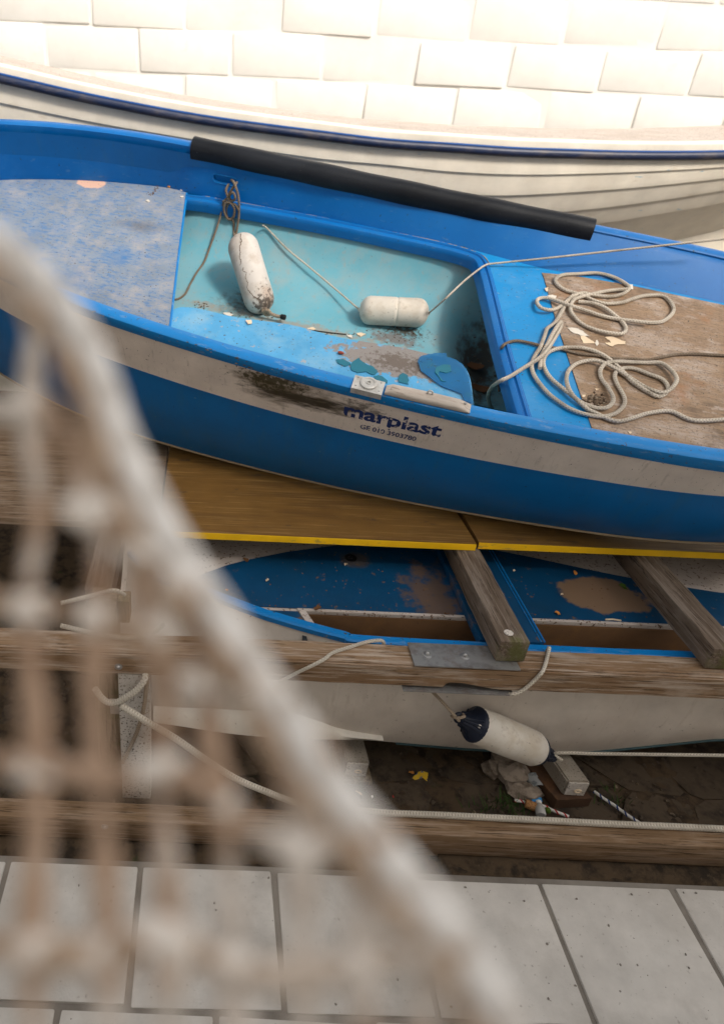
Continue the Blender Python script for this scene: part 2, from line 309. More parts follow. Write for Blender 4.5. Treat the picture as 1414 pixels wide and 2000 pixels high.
m_bdeck = M('deep blue lower deck', (.001, .052, .135), .5, [((.006, .04, .08), dict(scale=4, lo=.5, hi=.75, op=.5)), ((.16, .095, .05), dict(scale=24, lo=.66, hi=.73, op=.8)), ((.14, .085, .05), dict(scale=16, at=(.03, -.02, .63), rad=(.13, .30, .4), amt=2.6, lo=.15, hi=.6, op=.8)), ((.24, .15, .085), dict(scale=8, at=(.74, .04, .63), rad=(.20, .13, .4), amt=1.2, lo=.05, hi=.16, op=.9)), ((.10, .075, .05), dict(scale=10, at=(-.24, .21, .63), rad=(.08, .07, .4), amt=1.4, lo=.05, hi=.5, op=.7))], bump=.12)
m_brown = M('brown locker panel', (.16, .085, .04), .55, [((.10, .055, .03), dict(scale=5, lo=.45, hi=.7, stretch=(.5, 1, 1), op=.7)), ((.24, .12, .04), dict(scale=6, lo=.6, hi=.8, op=.5)), ((.06, .04, .03), dict(scale=80, lo=.66, hi=.72, op=.7))], bump=.08)
m_lwhite = M('speckled off white deck', (.50, .44, .40), .6, [((.12, .07, .04), dict(scale=70, lo=.62, hi=.67, detail=4)), ((.38, .31, .25), dict(scale=5, lo=.5, hi=.75, op=.5))], bump=.1)
m_soil = M('dark damp soil', (.082, .056, .034), .95, [((.03, .023, .017), dict(scale=12, lo=.45, hi=.65)), ((.09, .065, .042), dict(scale=50, lo=.6, hi=.72, op=.7)), ((.03, .05, .015), dict(scale=7, lo=.68, hi=.78, op=.6))], bump=.8, bscale=60, spec=.15)
m_slab = M('muddy stone slab', (.085, .062, .042), .9, [((.035, .027, .02), dict(scale=9, lo=.45, hi=.65)), ((.10, .078, .053), dict(scale=40, lo=.6, hi=.75, op=.7)), ((.10, .06, .03), dict(scale=90, lo=.68, hi=.73))], bump=.8, bscale=50, spec=.2)
m_conc = M('pale concrete paving', (.60, .57, .53), .85, [((.48, .45, .41), dict(scale=2, lo=.45, hi=.7)), ((.25, .22, .19), dict(scale=60, lo=.68, hi=.75, op=.6)), ((.24, .21, .18), dict(scale=1.6, lo=.56, hi=.8, op=.6)), ((.70, .68, .64), dict(scale=4, lo=.55, hi=.8, op=.5))], bump=.3, world=True)
m_rock_ = M('quay stone', (.25, .225, .195), .9, [((.16, .14, .12), dict(scale=3, lo=.45, hi=.7))], bump=.5, bscale=20)
m_wall = M('white limewashed wall', (.86, .85, .82), .9, [((.80, .78, .74), dict(scale=1.3, lo=.45, hi=.75)), ((.74, .71, .66), dict(scale=7, lo=.66, hi=.8, op=.4))], bump=.25, bscale=18, var=.03, world=True)
m_rock = M('pale grey rock', (.27, .22, .175), .9, [((.12, .09, .065), dict(scale=14, lo=.45, hi=.65)), ((.4, .34, .28), dict(scale=24, lo=.6, hi=.75, op=.6))], bump=.8, bscale=40)
m_flake = M('cream paint flake', (.66, .53, .38), .7, bump=.1); m_flakew = M('white paint flake', (.60, .56, .50), .7, bump=.1)
m_teal = M('teal plastic film', (.015, .17, .25), .3, [((.04, .24, .30), dict(scale=14, lo=.5, hi=.7, op=.6)), ((.14, .13, .09), dict(scale=26, lo=.62, hi=.72, op=.6))], bump=.1, spec=.5)
m_film = M('deep blue plastic sheet', (.004, .145, .37), .28, [((.02, .19, .30), dict(scale=10, lo=.55, hi=.75, op=.6)), ((.03, .09, .12), dict(scale=20, lo=.62, hi=.72, op=.6))], bump=.08, spec=.5)
for q_, al in ((m_teal, .8), (m_film, .62)): q_.node_tree.nodes['Principled BSDF'].inputs['Alpha'].default_value = al
m_leaf = M('dry brown leaf', (.13, .06, .025), .7, bump=.3); m_twig = M('dark twig', (.02, .015, .012), .8)
m_orange = M('orange filter paper', (.62, .25, .05), .7); m_paper = M('white paper', (.75, .72, .68), .7)
m_nut = M('red brown seed', (.27, .045, .02), .4); m_blackp = M('black plastic', (.01, .01, .012), .5)
m_bcap = M('navy fender cap', (.004, .008, .022), .5, [((.03, .035, .045), dict(scale=30, lo=.55, hi=.7, op=.4))], bump=.1)
m_cork = M('cork', (.36, .18, .07), .9, [((.14, .07, .03), dict(scale=200, lo=.55, hi=.62))], bump=.4)
m_can = M('crushed pale can', (.50, .52, .53), .4, [((.25, .28, .3), dict(scale=30, lo=.5, hi=.6))], metal=.4)
m_clear = M('cloudy plastic bottle', (.40, .39, .37), .25); m_ltblue = M('light blue plastic', (.05, .28, .62), .4)
m_red = M('red twine', (.45, .025, .025), .8); m_navytw = M('navy twine', (.01, .04, .17), .8); m_whitetw = M('white twine', (.7, .68, .64), .8)
m_ypk = M('yellow wrapper', (.66, .42, .02), .4, [((.02, .06, .2), dict(scale=60, lo=.58, hi=.62))]); m_grass = M('weed green', (.035, .07, .012), .8)
m_green = M('green fuzz', (.06, .11, .01), .8)

# ------------------------------------------------------------------ setting
gx = np.linspace(-1, 1, 41)
ext = lambda t: np.sign(t)*(abs(t)**3*100+abs(t)*2.5)
rows = []
for y in gx:
    r = []
    for x in gx:
        X, Y = ext(x)+.9, ext(y)+1.9
        near = exp(-((X-.9)**2+(Y-1.9)**2)/4)
        r.append(A([X, Y, -.012+.008*near*sin(X*7+1)*sin(Y*9)]))
    rows.append(r)
ground = struct(link('ground', grid(rows), m_soil, loc=(0, 0, 0)))
# irregular stone slabs showing through the soil between the beams
cx = np.arange(-1.6, 3.3, .36); cy = np.arange(1.58, 2.75, .27)
jit = {(i, j): A([random.uniform(-.07, .07), random.uniform(-.05, .05)]) for i in range(len(cx)) for j in range(len(cy))}
k = 0
for i in range(len(cx)-1):
    for j in range(len(cy)-1):
        q = [A([cx[a], cy[b]])+jit[a, b]+A([.11*(b % 2), 0]) for a, b in ((i, j), (i+1, j), (i+1, j+1), (i, j+1))]
        c = sum(q)/4; out = []
        for a in range(4):
            p0, p1 = q[a], q[(a+1) % 4]
            for t in (0.12, .5, .88):
                p = p0+(p1-p0)*t; p = c+(p-c)*random.uniform(.95, .985)
                out.append(A([p[0]+random.uniform(-.012, .012), p[1]+random.uniform(-.012, .012), -.02]))
        link('slab', slab(out, A([0, 0, 1.]), .020+random.uniform(0, .009)), m_slab, ground, smooth_ang=20)
conc = struct(link('pavement', box(-8, 9, .52, 1.47, -.1, .036, .01), m_rock_, loc=(0, 0, 0)))
pv = [box(-.235, .235, -.222, .222, 0, .05, .008, 2, .003) for _ in range(4)]; pme = []
for i in range(8):
    for j in range(2):
        X_, Y_ = -1.1+i*.48+(.21 if j else 0), .77+j*.455; k = (i*3+j*2) % 4
        if len(pme) <= k or pme[k] is None:
            o = link('paving_slab', pv[k], m_conc, None, loc=(0, 0, 0)); pme.append(o.data) if len(pme) == k else None
            if len(pme) <= k: pme += [None]*(k-len(pme))+[o.data]
        else: o = bpy.data.objects.new('paving_slab', pme[k]); COL.objects.link(o)
        o.parent = conc; o.location = (X_, Y_, -.005+random.uniform(-.003, .003)); o.rotation_euler = (random.uniform(-.006, .006), random.uniform(-.006, .006), random.uniform(-.012, .012)); o.scale = (random.uniform(.978, 1), random.uniform(.978, 1), 1)
grt = [blob(A([random.uniform(-1, 2.3), random.uniform(.6, 1.46), .046]), random.choice((.001, .0015, .002, .004)), 1, .3, (1, 1, .7)) for _ in range(500)]
stuff(link('grit', join(*grt), m_rock_))
struct(link('quay', box(-8, 9, -6, .5, -.1, .95, .03), m_rock_, loc=(0, 0, 0)))  # out of view, added to keep low light off the lower things
house = empty('shade_house', 'plain plastered house front standing on the quay behind the viewer', 'house', (1, -4, .94))  # out of view, added so its shadow covers the two near boats
link('shade_wall', box(-14, 18, -5, -3.6, .94, 9.25, .05), m_wall, house)
link('shade_eaves', box(-14.2, 18.2, -5.2, -3.4, 9.252, 9.4, .02), m_rock_, house)
harbour = empty('harbour_wall', 'white limewashed block wall rising behind the white boat', 'wall', (1.5, 6.8, 0))
link('wall_core', box(-14, 16, 6.558, 7.1, -.05, 6.5, .03), m_wall, harbour)
bmv = []
for i in range(4):
    o = link('stone_block', box(-.36, .36, -.05, .05, -.145, .145, .016, 2, .008), m_wall, None, loc=(0, 0, 0)); bmv.append(o.data); bpy.data.objects.remove(o)
for j in range(7):
    for i in range(13):
        o = bpy.data.objects.new('stone_block', random.choice(bmv)); COL.objects.link(o); o.parent = harbour
        o.location = (-4.4+i*.74+(.37 if j % 2 else 0), -.20+random.uniform(-.006, .006), 1.75+j*.305); o.rotation_euler = (0, random.choice((0, pi)), random.uniform(-.008, .008)); o.scale = (random.uniform(.985, 1.0), 1, random.uniform(.985, 1))

def vnoise(X, Y, sc, seed):
    g = np.random.default_rng(seed).uniform(-1, 1, (64, 64)); x = X*sc+50; y = Y*sc+50; i = np.floor(x).astype(int); j = np.floor(y).astype(int)
    fx = x-i; fy = y-j; fx = fx*fx*(3-2*fx); fy = fy*fy*(3-2*fy); q = lambda a, b: g[a % 64, b % 64]
    return (q(i, j)*(1-fx)+q(i+1, j)*fx)*(1-fy)+(q(i, j+1)*(1-fx)+q(i+1, j+1)*fx)*fy
GX, GY = np.meshgrid(np.linspace(-1.5, 3.0, 300), np.linspace(1.475, 2.75, 90), indexing='ij')
GZ = .001+.006*vnoise(GX, GY, 5, 1)+.005*vnoise(GX, GY, 14, 2)+.004*vnoise(GX, GY, 33, 3)+.003*np.abs(vnoise(GX, GY, 50, 4))
edge = np.minimum(np.minimum(GX+1.5, 3-GX), np.minimum(GY-1.475, 2.75-GY)); GZ -= .02*np.clip(1-edge/.06, 0, 1)
stuff(link('soil', grid([[A([GX[i, j], GY[i, j], GZ[i, j]]) for j in range(90)] for i in range(300)]), m_soil, smooth_ang=60))
# ------------------------------------------------------------------ rack: beams, planks, legs
def place(name, label, cat, x, y, z, **k): return empty(name, label, cat, (x, y, z), **k)
bx0, bx1 = -1.7, 3.4; xn = atY(866, 1340, 1.74)[0]
front = [(bx0, .70), (xn, .70), (xn+.012, .724), (xn+.06, .722), (xn+.155, .704), (xn+.2, .70), (bx1, .70), (bx1, .80)]
xs = np.linspace(bx1, bx0, 40)
front += [(x, .80+.0015*sin(x*5)) for x in xs[1:-1]]+[(bx0, .80)]
def rough(mesh, axis, step=.05, amp=.0012):
    V, Fc, _ = mesh; bm = bmesh.new(); vs = [bm.verts.new(v) for v in V]
    for f in Fc: bm.faces.new([vs[i] for i in f])
    c = [v[axis] for v in V]; n = [0, 0, 0]; n[axis] = 1
    for q in np.arange(min(c)+step, max(c)-step*.5, step):
        p = [0, 0, 0]; p[axis] = q; bmesh.ops.bisect_plane(bm, geom=bm.verts[:]+bm.edges[:]+bm.faces[:], plane_co=p, plane_no=n, dist=1e-5)
    ph = rng.uniform(0, 6, 6)
    for v in bm.verts:
        x = v.co; t = x[axis]; o = [k for k in (0, 1, 2) if k != axis]
        for m_, k in enumerate(o): v.co[k] += amp*(sin(t*9+ph[m_])+.6*sin(t*31+ph[m_+2]+x[o[1-m_]]*60)+.5*sin(t*77+ph[m_+3]+x[o[1-m_]]*90))
    V = [A(v.co) for v in bm.verts]; Fc = [tuple(v.index for v in f.verts) for f in bm.faces]; bm.verts.index_update(); Fc = [tuple(v.index for v in f.verts) for f in bm.faces]; bm.free(); return V, Fc, None
mb = place('long_beam', 'long weathered teak beam lying across in front of the lower boat, rope looped over it', 'beam', .85, 1.79, .70)
def prism(outl, y0, y1):
    bm = bmesh.new(); a = [bm.verts.new((x, y0, z)) for x, z in outl]; f = bm.faces.new(a)
    r = bmesh.ops.extrude_face_region(bm, geom=[f]); vs = [g for g in r['geom'] if isinstance(g, bmesh.types.BMVert)]
    for v in vs: v.co.y = y1
    bmesh.ops.recalc_face_normals(bm, faces=bm.faces)
    ed = [e for e in bm.edges if e.calc_face_angle(0) > .5]
    bmesh.ops.bevel(bm, geom=ed, offset=.006, segments=2, affect='EDGES')
    V = [A(v.co) for v in bm.verts]; Fc = [tuple(v.index for v in fc.verts) for fc in bm.faces]; bm.free(); return V, Fc, None
link('timber', rough(prism(front, 1.737, 1.842), 0, .08, .001), m_beam, mb)
pxa = atZ(797, 1264, .8)[0]
plate_o = [(pxa, 1.845), (atZ(808, 1299, .8)[0], 1.733), (1.10, 1.733), (1.10, 1.845)]
link('steel_plate', slab([A([x, y, .8025]) for x, y in plate_o], A([0, 0, 1.]), .0045), m_steel, mb)
for bxp, byp in ((834, 1279), (907, 1282)):
    c = atZ(bxp, byp, .807)
    link('bolt', join(lathe(c, c+A([0, 0, .02]), [(0, .0165), (.002, .0165), (.003, .014), (.0031, .0085), (.009, .008), (.0125, .005), (.0145, .0025)], 16)), m_steel, mb)
link('lower_plate', box(.72, 1.105, 1.725, 1.842, .688, .693, .001), m_steel, mb)

def crossbeam(x0, x1, y0, y1, label, disc=False):
    e = place('cross_beam', label, 'beam', (x0+x1)/2, y0, .807, group='cross beams carrying the planks')
    link('timber', rough(box(x0, x1, y0, y1, .808, .899, .007, 2), 1), m_cross, e)
    if disc:
        c = atZ(993, 1236, .9005); link('timber_plug', lathe(c, c+A([0, 0, .01]), [(0, .0155), (.0015, .0155), (.002, .013)], 18), m_block, e)
    return e
crossbeam(1.022, 1.122, 1.768, 3.7, 'grey brown cross beam on the steel plate with a pale round plug near its mossy end', True)
crossbeam(1.75, 1.85, 1.775, 3.7, 'dark cross beam half hidden under the right yellow plank')
crossbeam(-.42, -.32, 1.95, 3.7, 'dark cross beam behind the net at the left end of the planks')
def plank(name, label, x0, x1, y0, y1, z0, z1, sl=0, mt=m_yelw, edge=m_yel):
    e = place(name, label, 'plank', (x0+x1)/2, y0, z0, group='planks under the blue boat')
    link('board', slab([A([x0, y0, z0]), A([x1, y0+.004, z0]), A([x1+sl, y1, z0]), A([x0-.005, y1, z0])], A([0, 0, 1.]), z1-z0), mt, e)
    if edge: link('painted_edge', box(x0, x1, y0-.003, y0-.0005, z0+.0005, z1-.0005, .0008, 1), edge, e)
    return e
xl = atZ(322, 956, .932)[0]
plank('yellow_plank', 'ochre plank with a bright yellow edge under the middle of the blue boat', xl, 1.098, 2.298, 3.45, .9012, .932, -.05)
plank('yellow_plank', 'ochre plank with a bright yellow edge continuing right of the joint', 1.112, 3.4, 2.312, 3.45, .9012, .932, -.03)
plank('brown_plank', 'plain dark brown plank left of the yellow edged one, half behind the net', -1.8, xl-.012, 2.34, 3.45, .9012, .93, 0, m_ply, None)

xa, xb = atY(178, 1200, 1.9)[0], atY(230, 1200, 1.9)[0]
post = place('wooden_post', 'brown wooden post behind the net at the left, rope tied round it', 'post', (xa+xb)/2, 1.93, 0)
link('timber', box(xa, xb, 1.875, 1.965, 0, .900, .006), m_post, post)
link('packing_block', box(xb+.002, xb+.045, 1.89, 1.95, .80, .90, .004), m_post, post)
leg = tag(link('rack_leg', box(atY(236, 1450, 1.74)[0], atY(294, 1450, 1.74)[0], 1.74, 1.80, .012, .698, .004), m_paleboard), 'pale flecked leg standing under the long beam behind the net', 'leg')
lr = tag(link('rack_leg', box(2.55, 2.65, 1.745, 1.835, .012, .698, .004), m_post), 'brown leg standing under the right end of the long beam', 'leg')
for k_, (X_, Y_, top) in enumerate(((-.37, 3.6, .806), (1.07, 3.6, .806), (1.775, 3.6, .806))):
    if top: tag(link('rack_leg', box(X_-.05, X_+.05, Y_-.05, Y_+.05, .0, top, .004), m_post), 'brown leg holding up the %s' % ('back end of the left cross beam', 'back end of the plugged cross beam', 'back end of the right cross beam')[k_], 'leg')

gb = place('ground_beam', 'brown timber lying on the ground along the bottom with a thick rope on it', 'beam', .9, 1.59, 0)
link('timber', rough(box(-1.8, 3.5, 1.552, 1.63, .02, .14, .008), 0, .08), m_ground_beam, gb)
c = atY(205, 1614, 1.552); link('bolt', lathe(c, c+A([0, -.02, 0]), [(0, .014), (.002, .014), (.003, .009), (.008, .007), (.011, .003)], 14), m_steel, gb)
for X_ in (-1.2, .9, 3.0): link('bearer', box(X_-.04, X_+.04, 1.56, 1.62, .0, .019, .002), m_ground_beam, gb)

# ------------------------------------------------------------------ blue boat
yaw, pit, heel = radians(18), radians(4), radians(22)
bu = A([cos(yaw)*cos(pit), -sin(yaw)*cos(pit), -sin(pit)])
bv = A([sin(yaw)*cos(heel), cos(yaw)*cos(heel), sin(heel)]); bv = nz(bv-bu*np.dot(bu, bv)); bw = np.cross(bu, bv)
BO = atY(620, 735, 2.42)
def L2W(u, v, w): return BO+bu*u+bv*v+bw*w
def W2L(p): d = p-BO; return A([np.dot(d, bu), np.dot(d, bv), np.dot(d, bw)])
bm4 = Matrix.Identity(4)
for i in range(3): bm4[i][0] = bu[i]; bm4[i][1] = bv[i]; bm4[i][2] = bw[i]; bm4[i][3] = BO[i]
boat = empty('blue_boat', 'blue open boat with a grey white band, tilted on the yellow edged planks', 'boat', mat=bm4)
DW = -.108
SEAM0 = atY(620, 424, 3.6)
DW = W2L(SEAM0)[2]
def dk(x, y, h=0): return onp(x, y, SEAM0+bw*h, bw)           # a point of the deck plane (or h above it)
def dkl(x, y, h=0): return W2L(dk(x, y, h))
UB, US = -2.75, 2.05                                          # bow and stern
def taper(u): return .625*max(0., (-.75-u)/2.0)**2.3 if u < -.75 else .12*max(0., (u-1.2)/.85)**2
def fitw(pts, v, deg=2):
    L = [W2L(onp(x, y, BO+bv*v, bv)) for x, y in pts]
    p = np.polyfit([q[0] for q in L], [q[2] for q in L], deg); return lambda u: float(np.polyval(p, u))
rim_out = fitw([(180, 605), (304, 647), (491, 700), (620, 737), (684, 758), (760, 777), (921, 807), (1000, 825), (1234, 871)], 0)
rim_bot = fitw([(180, 625), (304, 661), (491, 723), (620, 757), (684, 777), (921, 827), (1234, 894)], .0)
band_bot = fitw([(180, 694), (304, 731), (491, 791), (620, 829), (684, 843), (760, 863), (960, 907), (1234, 948)], .022)
strip_w = fitw([(253, 844), (480, 906), (684, 951), (905, 1000), (1010, 1021), (1234, 1044)], .075)
far_rim = fitw([(295, 264), (379, 290), (620, 335), (920, 400), (1160, 450), (1234, 464)], 1.25)
us = np.linspace(UB, US, 61)
RW = .055
def hullpt(u, s):
    """outer near side: s 0 rim bottom .. 1 band bottom .. 2 strip"""
    wt, wb, ws = rim_bot(u), band_bot(u), strip_w(u)
    if s <= 1: return u, taper(u)+.008+.016*s, wt+(wb-wt)*s
    t = s-1; return u, taper(u)+.028+.047*t-.035*sin(pi*t), wb-.002+(ws-wb)*t
def rimsw(u0, u1, n=80):
    pass
def rimmesh(fv, fw_, sgn, us_):
    rows = []
    for u in us_:
        v = fv(u); w = fw_(u); h = max(.03, (rim_out(u)-rim_bot(u)))
        pr = [(0, -h), (-.004, -h*.5), (-.001, -.006), (.006, -.001), (.02, .001), (RW-.008, .0), (RW-.001, -.005), (RW, -h*.8), (RW-.014, -h), (.012, -h)]
        rows.append([L2W(u, v+sgn*a, w+b) for a, b in pr])
    n = len(rows[0]); r2 = [r+[r[0]] for r in rows]; V, Fc, _ = grid(r2)
    Fc.append(tuple(range(n))); Fc.append(tuple((len(rows)-1)*(n+1)+j for j in range(n)))
    return V, Fc, None
usf = np.linspace(UB, US, 90)
link('gunwale', rimmesh(lambda u: taper(u)-.001, rim_out, 1, usf), m_rim, boat)
link('gunwale', rimmesh(lambda u: 1.305-taper(u), far_rim, -1, usf), m_blue, boat)
band = link('rubbing_band', grid([[L2W(*hullpt(u, s)) for s in (0, .02, .25, .5, .75, .98, 1)] for u in usf]), m_band, boat)
def clampz(p): p = A(p); p[2] = max(p[2], .9335); return p
def bottom(u):
    t = taper(u); ws = strip_w(u); k = 1-.75*max(0, (-1.2-u)/1.55)
    half = .625
    near = [(t+.075, ws-.004), (t+.10, ws-.045), (t+.19*k+.0, ws-.10*k-.01), (t+(half-t)*.62, ws-.135*k-.01), (half, ws-.15*k-.02)]
    return near
rowsh = []
for u in usf:
    n_ = [hullpt(u, s) for s in (1.001, 1.15, 1.3, 1.5, 1.7, 1.85, 1.94, 1.985, 2.0)]
    pts = [L2W(*q) for q in n_]
    bt = bottom(u)
    pts += [clampz(L2W(u, v, w)) for v, w in bt]
    fr = far_rim(u)-.03; ws = strip_w(u)
    pts += [clampz(L2W(u, 1.25-(v), w)) for v, w in bt[-2::-1]]
    pts += [L2W(u, 1.25-taper(u)-.02+.03*sin(pi*s), ws+(fr-ws)*s) for s in (.25, .5, .75, 1.)]
    rowsh.append(pts)
hull = link('hull', grid(rowsh), m_hull, boat)
sub('keel_strip', tube([L2W(u, taper(u)+.07, strip_w(u)-.004) for u in usf], .0048, 6), m_tanline, hull)
sub('edge_bead', tube([L2W(u, taper(u)+.026, band_bot(u)-.002) for u in usf], .004, 6), m_hull, hull)
# transom
tr_ = [rowsh[-1][i] for i in range(len(rowsh[-1]))]
ptop = [L2W(US, 1.25-taper(US)-.02, far_rim(US)-.03), L2W(US, taper(US)+.03, rim_bot(US))]
link('transom', slab([tr_[i] for i in range(0, len(tr_))]+ptop[1:], bu, .03), m_hull, boat)
# inner near wall of the gunwale (faces the cockpit)
link('inner_side', grid([[L2W(u, taper(u)+RW-.016, rim_out(u)-.02), L2W(u, taper(u)+RW+.02, (rim_out(u)+DW)/2), L2W(u, taper(u)+RW+.06, DW-.01)] for u in usf[:-1]]), m_blue, boat)
# far inner wall with the rounded rope hole
seam_pts = [dkl(x, y) for x, y in ((180, 337), (295, 354), (370, 379), (620, 424), (920, 487), (1058, 524), (1234, 554))]
seam_v = interp([(UB, 1.10)]+[(q[0], q[1]) for q in seam_pts]+[(US, 1.04)])
def seamv(u): return min(seam_v(u), 1.25-taper(u)-.012)
ww = np.linspace(UB+.02, US-.01, 100)
rows = []
for u in ww:
    v0, v1 = seamv(u), 1.252-taper(u)
    w0, w1 = DW-.005, far_rim(u)-.012
    rows.append([L2W(u, v0+(v1-v0)*t, w0+(w1-w0)*t) for t in (0, .12, .3, .5, .7, .85, 1)]+[L2W(u, v1+.022, w1), L2W(u, (v0+v1)/2+.03, (w0+w1)/2), L2W(u, v0+.026, w0)])
r2 = [r+[r[0]] for r in rows]; V, Fc, _ = grid(r2); nn = len(rows[0]); Fc.append(tuple(range(nn))); Fc.append(tuple((len(rows)-1)*(nn+1)+j for j in range(nn)))
V2 = [A(v) for v in V]
wall = link('inner_wall', (V2, Fc, None), m_blue, boat)
hl = W2L(onp(440, 351, L2W(0, 1.225, 0), bv)); HU, HWc = hl[0], hl[2]
hole = []
hw, hh, rr = .062, .022, .016
for cxs, cys, a0 in ((1, 1, 0), (-1, 1, 90), (-1, -1, 180), (1, -1, 270)):
    for q in range(0, 91, 18):
        a = radians(a0+q); hole.append((HU+cxs*(hw-rr)+rr*cos(a), HWc-.02*0+cys*(hh-rr)+rr*sin(a)-(cxs*.002)))
cut = link('cutter', slab([L2W(u, 1.10, w) for u, w in hole], bv, .3), m_blue, boat)
bpy.context.view_layer.update()
bmw = bmesh.new(); bmw.from_mesh(wall.data); bmesh.ops.remove_doubles(bmw, verts=bmw.verts, dist=1e-6); bmesh.ops.recalc_face_normals(bmw, faces=bmw.faces); bmw.to_mesh(wall.data); bmw.free()
md = wall.modifiers.new('b', 'BOOLEAN'); md.object = cut; md.operation = 'DIFFERENCE'; md.solver = 'EXACT'
dg = bpy.context.evaluated_depsgraph_get(); nm = bpy.data.meshes.new_from_object(wall.evaluated_get(dg)); wall.modifiers.clear(); wall.data = nm
bpy.data.objects.remove(cut)
nm.set_sharp_from_angle(angle=radians(35))
sub('hole_edge', tube([L2W(u, 1.222-.001+(0), w) for u, w in hole], .0010, 5, closed=True), m_rim, wall)
sub('hole_back', box(-.01, .01, -.01, .01, -.01, .01, 0) if False else slab([L2W(u+(.03 if u > HU else -.03), 1.262, w+(.02 if w > HWc else -.02)) for u, w in hole], bv, .004), m_tub, wall)
# left platform
pe = [(365, 377), (349, 500), (333, 632)]
pin = [dkl(x, y, .004) for x, y in pe]
ulist = np.linspace(UB+.15, pin[0][0], 30)
outl = [L2W(u, seamv(u)-.002, DW+.004) for u in ulist]
e0 = pin[-1]; nearv = lambda u: taper(u)+RW+.045
ue = e0[0]+.03
outl += [L2W(pin[1][0], pin[1][1], DW+.004), L2W(pin[2][0], pin[2][1], DW+.004), L2W(ue, nearv(ue), DW+.004)]
outl += [L2W(u, max(nearv(u), 0), DW+.004) for u in np.linspace(ue, UB+.15, 30)[1:-1] if nearv(u) < seamv(u)-.01]
plat = link('platform', slab([p-bw*.03 for p in outl], bw, .03), m_plat, boat, smooth_ang=30)
sub('edge_trim', tube([L2W(pin[0][0], pin[0][1], DW+.001), L2W(pin[1][0], pin[1][1], DW+.001), L2W(pin[2][0], pin[2][1], DW+.001), L2W(ue, nearv(ue), DW+.001)], .006, 6), m_rim, plat)
# right deck and its wooden inset
gro = [dkl(x, y) for x, y in ((905, 485), (928, 495), (947, 509), (957, 530), (975, 590), (1000, 690), (1039, 819), (1046, 840))]
wde = [dkl(x, y) for x, y in ((1057, 534), (1062, 545), (1085, 628), (1120, 735), (1156, 841), (1160, 855))]
ur = np.linspace(gro[0][0]+.01, US-.02, 24)
outl = [L2W(q[0], q[1], DW) for q in gro[::-1]]+[L2W(u, seamv(u)-.001, DW) for u in ur]+[L2W(u, nearv(u), DW) for u in ur[::-1] if u > gro[-1][0]+.02]
rdeck = link('deck', slab([p-bw*.03 for p in outl], bw, .03), m_deck, boat, smooth_ang=30)
uw = np.linspace(wde[0][0]+.05, US-.12, 20)
outl = [L2W(q[0], q[1], DW+.0012) for q in wde[::-1]]+[L2W(u, seamv(u)-.02-.012*max(0, 1-(u-uw[0])*9), DW+.0012) for u in uw]+[L2W(u, nearv(u)+.02, DW+.0012) for u in uw[::-1] if u > wde[-1][0]+.02]
sub('wood_inset', slab(outl, bw, .0025), m_dwood, rdeck, smooth_ang=20)
# coaming lip round the cockpit
cp = [dkl(x, y) for x, y in ((367, 381), (400, 385), (440, 392), (620, 424), (780, 457), (880, 479), (926, 493), (948, 507), (960, 535), (977, 600), (1000, 690), (1039, 819), (1044, 836))]
cpath = smooth([A([q[0], q[1], DW]) for q in cp], 8)
wpath = [L2W(*q) for q in cpath]
def cside(i):
    a = wpath[max(0, i-1)]; b = wpath[min(len(wpath)-1, i+1)]; return -np.cross(bw, nz(b-a))
prof = [(0, -.004), (0, .002), (.006, .004), (.010, .010), (.018, .0105), (.022, .004), (.027, .003), (.031, .009), (.042, .0095), (.051, .006), (.057, -.003), (.059, -.018), (.061, -.046), (.054, -.048), (.048, -.03), (.012, -.026)]
lip = link('coaming', sweep(wpath, prof, cside, lambda i: bw), m_blue, boat, smooth_ang=28)
sub('worn_seam', tube([p+bw*.0026-cside(i)*.003 for i, p in enumerate(wpath) if 6 < i < 60], .0022, 5), M('worn seam line', (.30, .24, .17), .8, [(BLUE, dict(scale=25, lo=.5, hi=.56))]), lip)
# tub (turquoise inner skin)
us_t = np.linspace(-1.5, 1.5, 60); rows = []
for u in us_t:
    dp = .22*sstep(.38, .66, u); vs0 = seamv(u)-.02; r = []
    sec = [(vs0, -.135), (vs0-.03, -.17), (vs0-.09, -.245), (vs0-.17, -.305), (vs0-.28, -.34), (.74, -.345), (.56, -.318), (.40, -.27), (.33, -.24), (.26, -.20), (.20, -.13)]
    for i, (v, w) in enumerate(sec): r.append(L2W(u, v, w+.013*0-(dp*sin(pi*min(1, i/8.5)) if i < 9 else dp*.1)))
    rows.append([A(p) for p in np.array(smooth(r, 3))])
def tubpt(x, y, h=0):
    """first hit of the viewing ray with the tub skin"""
    d = ray(x, y); o = CAM; best = None
    for i in range(len(rows)-1):
        for j in range(len(rows[0])-1):
            for tri in ((rows[i][j], rows[i+1][j], rows[i+1][j+1]), (rows[i][j], rows[i+1][j+1], rows[i][j+1])):
                e1, e2 = tri[1]-tri[0], tri[2]-tri[0]; pv = np.cross(d, e2); det = np.dot(e1, pv)
                if abs(det) < 1e-12: continue
                tv = o-tri[0]; a = np.dot(tv, pv)/det
                if a < -.001 or a > 1.001: continue
                qv = np.cross(tv, e1); b = np.dot(d, qv)/det
                if b < -.001 or a+b > 1.001: continue
                t = np.dot(e2, qv)/det
                if t > 0 and (best is None or t < best): best = t
    return None if best is None else o+d*best-nz(d)*h
tl_ = lambda x, y: tuple(float(q) for q in W2L(tubpt(x, y)))
